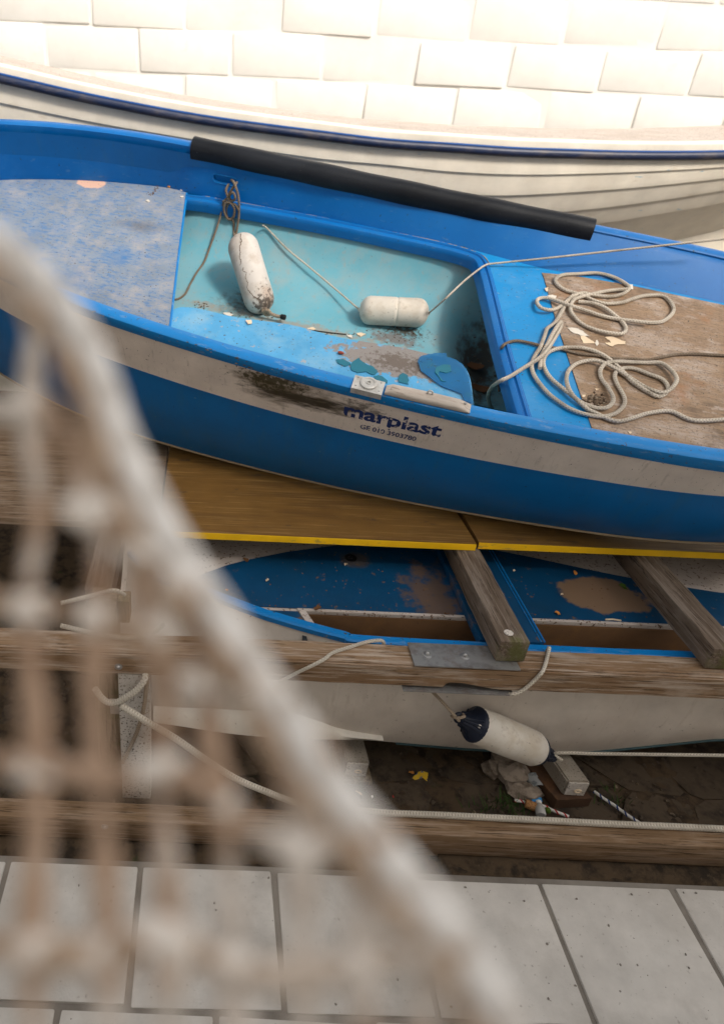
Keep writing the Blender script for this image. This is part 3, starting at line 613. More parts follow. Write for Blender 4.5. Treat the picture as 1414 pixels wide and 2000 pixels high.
m_tub = M('pale turquoise gelcoat', (.125, .36, .455), .5, [((.24, .38, .42), dict(scale=4, lo=.4, hi=.75, op=.6)), ((.32, .33, .31), dict(scale=7, lo=.5, hi=.85, op=.5)), ((.30, .29, .26), dict(scale=40, lo=.6, hi=.72, stretch=(1, .6, .6), op=.4)),
    (DIRT_SHADE, dict(scale=34, at=tl_(470, 600), rad=(.13, .20, .25), amt=3.0, lo=.1, hi=1.1, op=.85)),
    ((.17, .155, .15), dict(scale=26, at=tl_(770, 660), rad=(.16, .075, .2), amt=3.0, lo=.1, hi=.6, op=.9)), (DIRT_SHADE, dict(scale=60, at=tl_(790, 648), rad=(.15, .06, .2), amt=4.0, lo=.3, hi=.8, op=.9)),
    (DIRT_SHADE, dict(scale=20, at=tl_(930, 730), rad=(.16, .35, .4), amt=2.4, lo=.1, hi=.7, op=.9)),  # dirt at the right end, darkened further to paint in its deep shade
    ((.30, .26, .21), dict(scale=30, at=tl_(600, 640), rad=(.5, .05, .2), amt=3.4, lo=.1, hi=.7, op=.75)), ((.30, .26, .21), dict(scale=30, at=tl_(400, 596), rad=(.16, .05, .2), amt=3.4, lo=.1, hi=.7, op=.75)),
    (DIRT_SHADE, dict(scale=90, lo=.76, hi=.80, detail=3))], bump=.06, var=.05)
tub = link('cockpit_tub', grid(rows), m_tub, boat, smooth_ang=60)
# bench (near side deck)
bpx = [(330, 640), (333, 612), (341, 604), (354, 600), (378, 601), (404, 606), (460, 619), (566, 634), (620, 648), (673, 661), (779, 678), (840, 692), (884, 704), (906, 716), (917, 736), (922, 765), (924, 788)]
bl = smooth([A(dkl(x, y)) for x, y in bpx], 4)
ub = np.linspace(bl[-1][0], bl[0][0], 20)
outl = [L2W(q[0], q[1], DW) for q in bl]+[L2W(u, nearv(u)-.02, DW) for u in ub]
bench = link('side_bench', slab([p-bw*.012 for p in outl], bw, .012), m_bench, boat, smooth_ang=30)
sub('bench_front', grid([[L2W(q[0], q[1]-.006, DW-.006), L2W(q[0], q[1]-.012, DW-.14)] for q in bl]), m_tub, bench)

# fittings on the near gunwale
def rimp(px, py, h=0):
    p = onp(px, py, BO, bw); l = W2L(p); return onp(px, py, L2W(l[0], 0, rim_out(l[0])+h), bw)
rl = W2L(rimp(716, 752)); ru = rl[0]; rw_ = rim_out(ru)
du = A([1, 0, (rim_out(ru+.05)-rim_out(ru-.05))/.1]); 
def rimL(u, a, h): return L2W(u, taper(u)+a, rim_out(u)+h)
ua, ub_ = W2L(rimp(686, 757))[0], W2L(rimp(746, 770))[0]
ol = [rimL(ua, -.007, .0025), rimL(ub_, -.007, .0025), rimL(ub_, RW+.003, .0025), rimL(ua, RW+.003, .0025)]
rp = link('rowlock_plate', slab(ol, bw, .005), m_plate, boat)
ol2 = [rimL(ua, -.0125, .0075), rimL(ub_, -.0125, .0075), rimL(ub_, -.0075, .0075), rimL(ua, -.0075, .0075)]
sub('plate_flange', slab(ol2, -bw, .024), m_plate, rp)
um = (ua+ub_)/2; c0 = rimL(um, RW*.5, .007)
V, Fc, _ = lathe(c0, c0+bw, [(0, .030), (.004, .031), (.008, .030), (.010, .027), (.0102, .021), (.0075, .019), (.0075, .010), (.0105, .0095), (.0107, .0065), (.004, .006)], 48)
V = [v+(nz(v-c0-bw*np.dot(v-c0, bw))*(.0014 if (i % 2) else -.0006) if (i//48) in (0, 1, 2, 3) else 0) for i, v in enumerate(V)]
sock = sub('rowlock_socket', (V, Fc, None), m_plate, rp)
for sx_ in (.12, .88):
    for a in (.004, RW-.006):
        u = ua+(ub_-ua)*sx_; p = rimL(u, a, .0076); sub('screw', lathe(p, p+bw, [(0, .0036), (.001, .0033), (.0016, .002)], 8), m_steel, rp)
gun = [o for o in boat.children if o.name.startswith('gunwale')][0]
chips = []
for _ in range(150):
    u = random.uniform(-1.3, 1.5) if random.random() < .4 else random.gauss(-.1, .35); e = random.random()
    h_ = (-.004-random.random()*.004) if e < .6 else -random.uniform(.008, .038)
    p = rimL(u, -.0035 if e > .6 else -.001, h_); r = random.choice((.0015, .002, .003, .0045)); chips.append(([p+bu*a*r*1.6+bw*b*r*.8-bv*c_*.0012 for a, b, c_ in ((-1, random.uniform(-.4, .2), 0), (-.2, -1, 0), (.9, -.4, 0), (1, .5, 0), (0, .9, 0), (0, 0, 1))], [(0, 1, 5), (1, 2, 5), (2, 3, 5), (3, 4, 5), (4, 0, 5), (4, 3, 2, 1, 0)], None))
stuff(sub('paint_chips', join(*chips), M('chipped paint primer', (.12, .105, .06), .8, [((.34, .29, .2), dict(scale=30, lo=.5, hi=.55))]), gun))
ca, cb = W2L(rimp(750, 771))[0], W2L(rimp(917, 804))[0]
rows_c = []
for i in range(15):
    t = i/14; u = ca+(cb-ca)*t; e = min(1, min(t*9+.45, (1-t)*5.5+.35)); wdt = RW*(.80+.1*sin(t*3)); h = .026*e*(1-.12*t)
    a0 = .0
    rows_c.append([rimL(u, a0+wdt*q, h_) for q, h_ in ((.02, .001), (0, h*.6), (.1, h*.9), (.35, h), (.65, h*1.0), (.9, h*.88), (1, h*.55), (.98, .001))])
V, Fc, _ = grid([r+[r[0]] for r in rows_c]); Fc += [tuple(range(8)), tuple(14*9+j for j in range(8))]
cl = link('wooden_cleat', (V, Fc, None), m_cleatw, boat, smooth_ang=50)
for t, a in ((.07, .3), (.93, .5)):
    u = ca+(cb-ca)*t; p = rimL(u, RW*a, .0195 if t > .5 else .0225); sub('screw', lathe(p, p+bw, [(0, .005), (.002, .0045), (.0025, .002)], 10), m_steel, cl)
u = ca+(cb-ca)*.51; p = rimL(u, RW*.55, .03)
sub('eye_ring', tube([p+bu*.009*cos(q)+bw*.011*sin(q) for q in np.linspace(0, 2*pi, 14)[:-1]], .0032, 6, closed=True), m_plate, cl)

# lettering on the band
def text_on_band(txt, u0, u1, s_base, hgt, mat, off=0, bold=.0):
    cu = bpy.data.curves.new('t', 'FONT'); cu.body = txt; cu.size = 1; cu.offset = bold; cu.resolution_u = 3
    to = bpy.data.objects.new('t', cu); COL.objects.link(to); bpy.context.view_layer.update()
    me = bpy.data.meshes.new_from_object(to.evaluated_get(bpy.context.evaluated_depsgraph_get()))
    bm = bmesh.new(); bm.from_mesh(me); bmesh.ops.triangulate(bm, faces=bm.faces)
    for _ in range(1): bmesh.ops.subdivide_edges(bm, edges=[e for e in bm.edges if e.calc_length() > .15], cuts=1, use_grid_fill=True)
    vs = A([v.co[:] for v in bm.verts]); xmn, xmx = vs[:, 0].min(), vs[:, 0].max(); V = []
    for x, y, z in vs:
        u = u0+(u1-u0)*(x-xmn)/(xmx-xmn); bh = rim_bot(u)-band_bot(u); s = s_base-y*hgt/bh
        q = hullpt(u, s); V.append(L2W(q[0], q[1]-.0009, q[2]))
    Fc = [tuple(v.index for v in f.verts) for f in bm.faces]; bm.free(); bpy.data.objects.remove(to)
    V2 = V+[p+bv*.0005 for p in V]
    return V, Fc, None
def bu_at(px, py): return W2L(onp(px, py, BO+bv*.015, bv))[0]
sub('boat_name_lettering', text_on_band('marplast', bu_at(672, 800), bu_at(862, 845), .56, .100, m_text, bold=.03), m_text, band)
sub('phone_number_lettering', text_on_band('GE 010 3903780', bu_at(703, 835), bu_at(812, 860), .83, .037, m_text, bold=.018), m_text, band)

# black foam tube clipped over the far gunwale
pa, pb = onp(378, 292, L2W(0, 1.262, 0), bv), onp(1157, 446, L2W(0, 1.262, 0), bv)
ul_, ur_ = W2L(onp(378, 298, L2W(0, 1.262, 0), bv))[0], W2L(onp(1158, 448, L2W(0, 1.262, 0), bv))[0]
rows_t = []
for u in np.linspace(ul_, ur_, 40):
    c = (1.278-taper(u), far_rim(u)-.028); r = []
    R1 = .056+.0015*sin(u*17)
    for q in np.linspace(-160, 200, 25)[:-1] if False else np.linspace(205, -35, 22): r.append(L2W(u, c[0]+R1*cos(radians(q)), c[1]+R1*1.02*sin(radians(q))+.0))
    for q in np.linspace(-35, 205, 22): r.append(L2W(u, c[0]+(R1-.014)*cos(radians(q)), c[1]+(R1-.014)*1.02*sin(radians(q))))
    rows_t.append(r)
V, Fc, _ = grid([r+[r[0]] for r in rows_t]); n = len(rows_t[0]); Fc += [tuple(range(n)), tuple(39*(n+1)+j for j in range(n))]
tag(link('edge_guard', (V, Fc, None), m_black, smooth_ang=50), 'long black split foam tube clipped over the far edge of the blue boat', 'edge guard')

# ------------------------------------------------------------------ fenders in the blue boat
def tubn(p): return nz(CAM-p)
ft = L2W(*(W2L(tubpt(470, 520))+A([0, -.075, .055])))
top = onp(469, 462, L2W(0, .95, 0), nz(bv*.8-bw*.6)); bot = tubpt(513, 622)+A([0, 0, .03])
top_l, bot_l = W2L(onp(468, 459, L2W(0, .97, 0), bv)), W2L(bot)
bot_w = bot; top_w = L2W(*top_l)
Lf = np.linalg.norm(top_w-bot_w)
ax = nz(top_w-bot_w)
f1 = empty('fender', 'cracked dirty white fender hanging upright by knotted rope from the hole', 'fender', bot_w)
body = link('fender_body', lathe(bot_w, top_w, capsule(Lf, .0735, 8), 32, .014), m_fend_dirty, f1, smooth_ang=60)
v_cam = nz(CAM-(top_w+bot_w)/2); v_cam = nz(v_cam-ax*np.dot(v_cam, ax)); v_side = np.cross(ax, v_cam)
def onfend(t, ang, r=.0738):
    rr_ = r
    d0 = t*Lf; dd = min(d0, Lf-d0)
    if dd < .0735: rr_ = r*sqrt(max(.01, 1-((.0735-dd)/.0735)**2))
    return bot_w+ax*d0+rr_*(cos(ang)*v_cam+sin(ang)*v_side)
cr = [(.93, .12), (.88, .05), (.82, .0), (.76, -.2), (.70, -.25), (.64, -.42), (.59, -.38), (.55, -.55)]
cr2 = [(.52, -.35), (.48, -.42), (.44, -.30), (.38, -.42), (.31, -.40), (.26, -.55), (.2, -.40), (.12, -.2), (.05, .1)]
sgn = 1
for c_ in (cr, cr2):
    path = []
    for i in range(len(c_)-1):
        for s in range(4):
            t = s/4; q = [c_[i][k]*(1-t)+c_[i+1][k]*t for k in (0, 1)]; path.append(onfend(q[0]+random.uniform(-.006, .006), q[1]*sgn+random.uniform(-.05, .05), .0736))
    sub('crack', tube(path, [.0012+.0008*random.random() for _ in path], 5), m_crack, body)
# its eyes, bottom knot
b0 = bot_w
kn = [tuple(b0-ax*.0+A(q)) for q in ((-.01, -.01, .0), (.012, -.02, .006), (.02, -.005, .012), (.0, .0, .012), (.012, -.025, .012), (.03, -.02, .004))]
link('bottom_knot', join(tube(smooth([b0+bu*a+A([0, -.012, 0])+bw*c for a, c in ((-.004, .01), (.02, .014), (.03, .0), (.012, -.006), (.004, .012), (.024, .02), (.04, .004), (.07, -.002), (.085, 0))], 5), .0085, 8)), m_rope_tan, f1)
e_ = b0+bu*.085+A([0, -.012, 0]); link('rope_end_cap', lathe(e_, e_+bu*.03, [(0, .010), (.004, .013), (.022, .013), (.026, .009)], 10), m_blackp, f1)
# knotted rope from the hole
holew = lambda x, y, off=0.: onp(x, y, L2W(0, 1.2-off, 0), bv)
def hp(pts, off=.04): return [holew(x, y, o if o is not None else off) for x, y, o in pts]
r1 = smooth(hp([(452, 352, -.02), (458, 358, .03), (466, 385, .05), (467, 420, .06), (462, 455, .09), (461, 464, .12)]), 6)
r2_ = smooth(hp([(447, 360, .0), (442, 372, .035), (447, 392, .05), (440, 398, .055), (438, 412, .06), (446, 428, .065), (456, 424, .065), (458, 408, .06), (450, 396, .055), (444, 404, .05), (446, 425, .055), (456, 432, .06), (457, 450, .075), (459, 466, .12)]), 6)
r3 = smooth(hp([(463, 356, -.01), (456, 366, .03), (448, 380, .04), (452, 392, .05), (460, 388, .055), (455, 376, .05), (445, 386, .045), (440, 392, .045), (447, 396, .05), (460, 400, .055), (466, 410, .06)]), 6)
for r_ in (r1, r2_, r3): link('lanyard', tube(r_, .0062, 7), m_rope_dirty, f1)
r4 = smooth([holew(437, 392, .05), holew(434, 410, .05), tubpt(424, 445, .02) if tubpt(424, 445) is not None else holew(424, 445, .06), tubpt(412, 478, .012), tubpt(400, 510, .012), tubpt(385, 532, .012), tubpt(372, 555, .012), tubpt(362, 574, .012), tubpt(350, 583, .012), tubpt(341, 585, .012)], 6)
link('lanyard_tail', tube(r4, .0052, 7), m_rope_dirty, f1)

hc = tubpt(769, 622)
ha = A(tubpt(705, 602)); 
n_t = nz(tubpt(769, 560)*0+np.cross(tubpt(800, 600)-tubpt(740, 590), tubpt(769, 575)-tubpt(769, 625))); n_t = n_t if np.dot(n_t, CAM-hc) > 0 else -n_t
cpl = hc+n_t*.062
ha = onp(702, 605, cpl, n_t); hb = onp(837, 612, cpl, n_t); Lh = np.linalg.norm(hb-ha)
pr = capsule(Lh, .0665, 8, .25)
pr = [(t, r*(1-.05*exp(-((t-Lh*.54)/.004)**2))) for t, r in sorted(pr+[(Lh*.54+d, .0665) for d in (-.008, -.004, -.002, 0, .002, .004, .008)], key=lambda q: q[0])]
f2 = empty('fender', 'clean white fender lying on its side between two thin lines', 'fender', hc)
bd = link('fender_body', (lambda m_: ([v-n_t*.013*exp(-(np.linalg.norm(v-(ha+(hb-ha)*.74+n_t*.062+A([0, 0, .012])))/.042)**2) for v in m_[0]], m_[1], None))(lathe(ha, hb, pr, 40, .012)), m_fend, f2, smooth_ang=60)
link('mould_seam', tube([ha+(hb-ha)*(t/Lh)+nz(np.cross(hb-ha, n_t))*(-r-.0004)*.94+n_t*r*.34 for t, r in pr[2:-2]], .0016, 5), m_fend, f2)
for p_, d_ in ((ha, ha-hb), (hb, hb-ha)):
    q = p_; link('line_collar', lathe(q-nz(d_)*.004, q+nz(d_)*.006, [(0, .010), (.006, .009), (.01, .005)], 10), m_fend, f2)
ln1 = [tubpt(523, 447, .01), tubpt(560, 485, .02), tubpt(600, 518, .03), tubpt(650, 560, .04), ha]
ln1 = [holew(514, 440, .085)]+ln1
link('line', tube(smooth(ln1, 5), .0042, 6), m_rope, f2)
ln2 = [hb, onp(870, 583, L2W(0, .80, 0), bv), onp(905, 550, L2W(0, .93, 0), bv), dk(935, 526, .012), dk(948, 518, .018), dk(962, 515, .016), onp(1060, 505, L2W(0, 1.09, 0), bv), onp(1234, 486, L2W(0, 1.15, 0), bv), onp(1420, 466, L2W(0, 1.2, 0), bv)]
link('line', tube(smooth(ln2, 5), .0045, 6), m_rope, f2)

# ------------------------------------------------------------------ ropes on the right deck (traced in the picture, laid on the deck plane)
def z5(x, y): return 900+x*.2405, 480+y*.2405
def deckrope(pts, r, lift=None, h0=.004):
    out = []
    for i, (x, y) in enumerate(pts):
        px, py = z5(x, y); lf = (lift[i] if lift else 0); out.append(dk(px, py, h0+r+lf))
    return out
RA = [(1520, 625), (1640, 612), (1725, 520), (1650, 412), (1500, 405), (1390, 432), (1300, 462), (1180, 470), (1080, 445), (1010, 412), (950, 392), (850, 362), (778, 312), (770, 268), (830, 236), (960, 228), (1100, 222), (1230, 252), (1335, 308), (1362, 350), (1300, 395), (1200, 412), (1080, 402), (990, 384), (920, 405), (860, 455), (830, 510), (790, 580), (755, 632), (700, 672), (682, 722), (662, 775), (640, 830), (602, 890), (578, 945), (576, 1005), (610, 1080), (700, 1190), (800, 1270), (900, 1330), (1020, 1370), (1150, 1387), (1260, 1357), (1322, 1290), (1320, 1220), (1270, 1130), (1246, 1060), (1270, 1012), (1340, 992), (1420, 1002), (1520, 1040), (1640, 1090), (1680, 1170), (1610, 1225), (1520, 1190)]
RB = [(1520, 625), (1400, 612), (1280, 597), (1150, 572), (1030, 532), (900, 490), (800, 455), (700, 425), (632, 430), (616, 462), (650, 505), (720, 522), (785, 505), (850, 456), (910, 400)]
RCc = [(1345, 352), (1200, 365), (1080, 390), (960, 420), (905, 450), (888, 520), (930, 590), (1000, 645), (1100, 685), (1220, 710), (1310, 712), (1337, 670), (1300, 610), (1240, 560), (1160, 500), (1060, 465), (950, 455)]
RD = [(640, 995), (650, 900), (690, 820), (740, 720), (790, 640), (812, 622), (806, 665), (755, 760), (690, 860), (622, 920), (560, 960), (480, 1010), (400, 1060), (320, 1098)]
RE = [(1520, 1190), (1400, 1112), (1300, 1010), (1200, 920), (1100, 862), (980, 830), (860, 826), (760, 842), (692, 882), (668, 950), (690, 1022), (742, 1090), (830, 1162), (930, 1242), (1020, 1322), (1100, 1362), (1200, 1410), (1290, 1425), (1400, 1397), (1520, 1360), (1700, 1345), (1900, 1420), (2250, 1400)]
RF = [(1520, 950), (1640, 960), (1750, 1080), (1660, 1190), (1520, 1160), (1400, 1092), (1260, 1002), (1150, 947), (1060, 930), (950, 952), (882, 1002), (856, 1070), (870, 1150), (920, 1230), (1010, 1290), (1120, 1320), (1200, 1305), (1236, 1240), (1192, 1150), (1140, 1080), (1130, 1010), (1180, 952), (1280, 940), (1400, 946), (1520, 950)]
rr0 = .0078
segs = []
LFT = {0: 0, 1: .012, 2: .006, 3: .018, 4: .004, 5: .012}
for k_, P_ in enumerate((RA, RB, RCc, RD, RE, RF)):
    lf = [LFT[k_]*(.5+.5*sin(i*1.3+k_)) for i in range(len(P_))]
    pth = deckrope(P_, rr0, lf)
    if k_ == 3:
        t1 = [onp(*z5(x, y), L2W(0, .28, 0), nz(bv+bw*.5)) for x, y in ((255, 1145), (222, 1210), (232, 1280), (262, 1350), (275, 1430))]
        pth = pth+t1
    segs.append(tube(smooth(pth, 6), rr0, 8))
tag(link('rope', join(*segs), m_rope, smooth_ang=70), 'grey white rope heaped in loose loops on the wooden deck panel', 'rope')
RG = [(368, 792), (450, 772), (560, 790), (680, 820), (800, 836), (950, 876), (1100, 892), (1250, 915), (1400, 920), (1520, 925), (1800, 880), (2250, 900)]
pg = [onp(*z5(x, y), L2W(0, .55, 0), bv) for x, y in ((310, 1180), (306, 1060), (306, 960), (314, 880))]+[dk(*z5(335, 822), .025)]+deckrope(RG, .0055, None)
tag(link('rope', tube(smooth(pg, 6), .0062, 7), m_rope_dirty, smooth_ang=70), 'thin grey brown line running under the loops and down into the cockpit', 'rope')

# ------------------------------------------------------------------ litter in the blue boat
def flake(pts, lab, cat, mat, pl=dk, th=.0015, h=.002, name='paint_flake', group=None, curl=0, rag=.055):
    if rag:
        q = []
        for i, (x, y) in enumerate(pts):
            x2, y2 = pts[(i+1) % len(pts)]; L_ = hypot(x2-x, y2-y)
            for t in (0, .33, .66): q.append((x+(x2-x)*t+random.gauss(0, rag*L_), y+(y2-y)*t+random.gauss(0, rag*L_*.7)))
        pts = q
    out = [pl(x, y, h) for x, y in pts]
    n = nz(np.cross(out[1]-out[0], out[-1]-out[0])); n = n if np.dot(n, CAM-out[0]) > 0 else -n
    return tag(link(name, slab(out, n, th), mat, smooth_ang=20), lab, cat, group)
Z5 = lambda L: [z5(x, y) for x, y in L]
FG = 'paint flakes on the wooden deck panel'
for pts, lab, mt in ((([(860, 662), (920, 668), (985, 690), (1010, 718), (1045, 738), (975, 725), (910, 712)]), 'white pointed paint flake nearest the blue strip on the deck panel', m_flakew),
    ([(960, 728), (1010, 740), (1060, 770), (1088, 795), (995, 793), (975, 760)], 'cream triangular paint flake touching the white pointed one', m_flake),
    ([(1165, 745), (1215, 738), (1260, 752), (1335, 780), (1325, 798), (1250, 806), (1225, 818), (1175, 800), (1170, 785), (1215, 790), (1200, 770)], 'largest cream paint flake with a notch on the deck panel', m_flake),
    ([(1095, 768), (1108, 765), (1116, 800), (1100, 815), (1090, 800)], 'small grey white flake between the two cream flakes', m_flakew),
    ([(702, 402), (740, 400), (775, 410), (765, 430), (715, 428)], 'white flake under the small rope loop at the blue edge', m_flakew),
    ([(1360, 315), (1395, 318), (1395, 355), (1372, 352)], 'white flake at the right end of the top rope loop', m_flakew),
    ([(680, 345), (704, 340), (702, 370), (690, 372)], 'tiny pale flake on the blue edge above the small rope loop', m_flake),
    ([(980, 1212), (1008, 1210), (1005, 1228), (985, 1230)], 'tiny cream flake left of the dirt heap', m_flake),
    ([(1085, 1160), (1118, 1165), (1095, 1175)], 'tiny cream flake above the dirt heap', m_flake),
    ([(1345, 1505), (1385, 1515), (1370, 1530)], 'tiny cream flake at the near edge of the deck panel', m_flake)):
    flake(Z5(pts), lab, 'paint flake', mt, h=.005, group=FG)
# dirt heap
hpw = [blob(dk(*z5(1100+random.gauss(0, 32), 1255+random.gauss(0, 22)), .004+random.random()*.006), random.uniform(.003, .008), 1, .3) for _ in range(60)]
stuff(link('dirt_heap', join(*hpw), M('crumbly dirt', (.14, .10, .07), .95, [((.3, .26, .2), dict(scale=60, lo=.55, hi=.6))])))
def z4(x, y): return 480+x*.3395, 600+y*.3395
Z4 = lambda L: [z4(x, y) for x, y in L]
TG = 'torn teal film pieces by the rowlock'
for pts, lab in (([(520, 305), (560, 300), (600, 320), (605, 335), (570, 342), (530, 325)], 'small torn teal film scrap farthest left on the bench'),
    ([(600, 340), (620, 310), (650, 292), (665, 310), (690, 325), (740, 345), (760, 375), (740, 392), (690, 372), (640, 380), (605, 362)], 'larger torn teal film piece beside the metal rowlock plate'),
    ([(735, 400), (760, 392), (790, 400), (815, 425), (810, 440), (770, 432), (745, 420)], 'teal film scrap right behind the rowlock socket'),
    ([(880, 395), (905, 378), (930, 395), (938, 420), (930, 442), (880, 432), (875, 415)], 'curled teal film scrap on the grey patch behind the wooden cleat')):
    flake(Z4(pts), lab, 'film scrap', m_teal, th=.002, h=.002, name='film_scrap', group=TG)
flake(Z4([(988, 315), (1000, 290), (1050, 272), (1100, 266), (1150, 266), (1158, 290), (1200, 300), (1240, 325), (1268, 360), (1282, 400), (1292, 470), (1310, 560), (1255, 540), (1240, 500), (1190, 480), (1120, 452), (1060, 410), (1010, 370)]), 'blue curved plastic sheet lying over the end of the bench', 'plastic sheet', m_film, th=.003, h=.006, name='plastic_sheet', rag=.028)
flake(Z4([(1085, 375), (1100, 345), (1140, 330), (1175, 335), (1182, 370), (1150, 380), (1110, 370), (1105, 395), (1150, 430), (1120, 425)]), 'torn darker scrap on top of the blue plastic sheet', 'film scrap', m_teal, th=.002, h=.0095, name='film_scrap')
sd0 = dk(666, 689, .008); tag(link('seed', lathe(sd0-bu*.013, sd0+bu*.013, [(0, .001), (.003, .0055), (.012, .007), (.020, .0055), (.026, .001)], 12), m_nut), 'small red brown seed lying on the faded bench', 'seed')
def z1(x, y): return 180+x*.3112, 264+y*.3112
Z1 = lambda L: [z1(x, y) for x, y in L]
ca_, cb_ = dk(*z1(438, 305), .008), dk(*z1(492, 325), .008); q = ca_+(cb_-ca_)*.3
cg = empty('cigarette_butt', 'orange and white cigarette butt by the wall on the worn platform', 'cigarette butt', ca_)
link('paper', lathe(ca_, q, [(0, .0065), (np.linalg.norm(q-ca_), .0065)], 10), m_paper, cg); link('filter', lathe(q, cb_, [(0, .0066), (np.linalg.norm(cb_-q), .0066)], 10), m_orange, cg)
for pts, lab in (([(545, 337), (580, 335), (615, 345), (605, 352), (560, 348)], 'white flake at the corner of the worn platform'), ([(555, 382), (575, 382), (576, 390), (558, 391)], 'tiny white chip below the corner flake on the platform'), ([(338, 410), (352, 404), (366, 415), (355, 421)], 'small white chip left of the cigarette butt')):
    flake(Z1(pts), lab, 'paint flake', m_flakew, pl=dk, h=.006)
ash = [blob(dk(*z1(360+70*t+random.gauss(0, 5), 368-50*t+12*sin(t*5)+random.gauss(0, 4)), .006), random.uniform(.0012, .003), 1, .2) for t in np.linspace(0, 1, 40)]
stuff(link('ash_trail', join(*ash), m_leaf))
tl = [tubpt(x, y, .006) for x, y in ((591, 642), (610, 645), (632, 648), (655, 651), (676, 653))]
tag(link('twig', tube(smooth([t for t in tl if t is not None], 4), .0028, 6), m_twig), 'thin dark twig lying along the bench edge', 'twig')
def tb(x, y, h=0):
    p = tubpt(x, y, h); return p if p is not None else dk(x, y, h-.06)
for pts, lab, mt in (([(427, 1112), (455, 1108), (490, 1118), (480, 1132), (440, 1128)], 'pale curled flake by the foot of the hanging fender', m_flakew),):
    pass
FB = 'flakes in the dirt along the bench edge'
for pts, lab, mt in ((Z1([(820, 1112), (860, 1115), (890, 1128), (870, 1138), (830, 1125)]), 'white flake left of the hanging fender foot', m_flakew),
    (Z1([(965, 1160), (1000, 1160), (1004, 1182), (978, 1188)]), 'brownish flake under the hanging fender foot', m_flake), (Z1([(1012, 1165), (1040, 1168), (1030, 1184), (1014, 1182)]), 'white flake beside the fender knot', m_flakew),
    (Z4([(355, 122), (385, 114), (402, 124), (390, 134), (362, 132)]), 'pale flake at the left end of the twig', m_flake),
    (Z4([(638, 150), (665, 147), (692, 155), (660, 172)]), 'cream flake at the left of the dirt under the lying fender', m_flake), (Z4([(580, 160), (610, 162), (612, 178), (590, 172)]), 'white flake at the right end of the twig', m_flakew)):
    flake(pts, lab, 'paint flake', mt, pl=tb if lab[0:4] != 'brow' else dk, h=.006, group=FB)
db = []
def scat(n, cx_, cy_, sx_, sy_, r0, r1):
    for _ in range(n):
        p = tubpt(cx_+random.gauss(0, sx_), cy_+random.gauss(0, sy_), .002)
        if p is not None and W2L(p)[1] > .36 : db.append(blob(p, random.uniform(r0, r1), 1, .3, (1, 1, .6)))
scat(26, 395, 597, 8, 4, .002, .006); scat(50, 480, 622, 28, 7, .0015, .005); scat(40, 640, 652, 60, 3, .0012, .004); scat(40, 775, 655, 40, 9, .0015, .0045); scat(30, 920, 720, 22, 28, .002, .007)
stuff(link('dirt_crumbs', join(*db), M('dark crumbs', (.09, .065, .045), .95, [((.28, .23, .18), dict(scale=40, lo=.52, hi=.6))])))
for (x, y), lab in (((925, 716), 'dry brown leaf curled in the dark end of the cockpit'), ((938, 760), 'crumpled dry leaf below the curled one in the cockpit')):
    p = tb(x, y, .02); pts = []
    for q in np.linspace(0, 2*pi, 11)[:-1]: pts.append(p+bu*.045*cos(q)+bv*.022*sin(q)+bw*(.014*cos(q)**2+.004*random.random()))
    V = pts+[p-bw*.006]; V2 = V+[v+bw*.0015 for v in V]; n = 10; Fc = []
    for i in range(n): Fc += [(i, (i+1) % n, n), (n+1+i, n+1+n, n+1+(i+1) % n), (i, n+1+i, n+1+(i+1) % n, (i+1) % n)]
    tag(link('dry_leaf', (V2, Fc, None), m_leaf), lab, 'leaf')

# ------------------------------------------------------------------ white clinker boat behind
rail_px = [(-150, 120), (0, 152), (180, 193), (400, 234), (640, 266), (760, 280), (880, 288), (1000, 296), (1120, 300), (1234, 303), (1414, 302), (1650, 292)]
lines = [
    [(-150, 165), (0, 200), (180, 238), (330, 264), (460, 285), (620, 309), (758, 322), (880, 335), (1033, 341), (1234, 336), (1414, 326), (1650, 306)],
    [(-150, 235), (0, 268), (180, 305), (460, 345), (620, 360), (758, 371), (941, 381), (1058, 379), (1234, 367), (1414, 348), (1650, 318)],
    [(-150, 310), (0, 340), (180, 370), (460, 403), (620, 415), (758, 422), (941, 422), (1091, 414), (1234, 399), (1414, 372), (1650, 332)],
    [(-150, 385), (0, 410), (180, 435), (460, 460), (620, 468), (758, 470), (941, 464), (1160, 438), (1234, 427), (1414, 396), (1650, 346)],
    [(-150, 470), (0, 490), (180, 510), (460, 528), (620, 530), (758, 526), (941, 512), (1160, 470), (1234, 455), (1414, 420), (1650, 362)],
    [(-150, 560), (0, 575), (180, 590), (460, 600), (620, 598), (758, 588), (941, 565), (1160, 505), (1234, 488), (1414, 446), (1650, 378)]]
cwb = atY(620, 300, 4.25)
wb = empty('white_boat', 'cream white clinker boat with a navy rubber rail behind the blue boat', 'boat', (cwb[0], 4.6, .0))
YD = [4.27, 4.285, 4.32, 4.38, 4.46, 4.60, 4.80]
def ycurve(x, base): t = (x-700)/900; return base+.22*max(0, t)**2*1.3+.03*max(0, -t)**2
xsamp = np.linspace(-150, 1650, 73)
allc = [rail_px]+lines
def ev(L, x): return float(np.interp(x, [q[0] for q in L], [q[1] for q in L]))
def evs(L):
    P_ = smooth([A(q) for q in L], 10); return lambda x: float(np.interp(x, [q[0] for q in P_], [q[1] for q in P_]))
EV = [evs(L) for L in allc]
for k_ in range(6):
    rows = []
    for x in xsamp:
        tp = atY(x, EV[k_](x), ycurve(x, YD[k_]+.003)); bt = atY(x, EV[k_+1](x), ycurve(x, YD[k_+1]-.004))
        d = bt-tp
        rows.append([tp+d*t+A([0, -.001*sin(pi*t)-.003*t, 0]) for t in (0, .33, .66, .97)]+[bt+A([0, -.0025, 0]), bt+A([0, .03, .003])])
    link('strake', grid(rows), m_white, wb, smooth_ang=35)
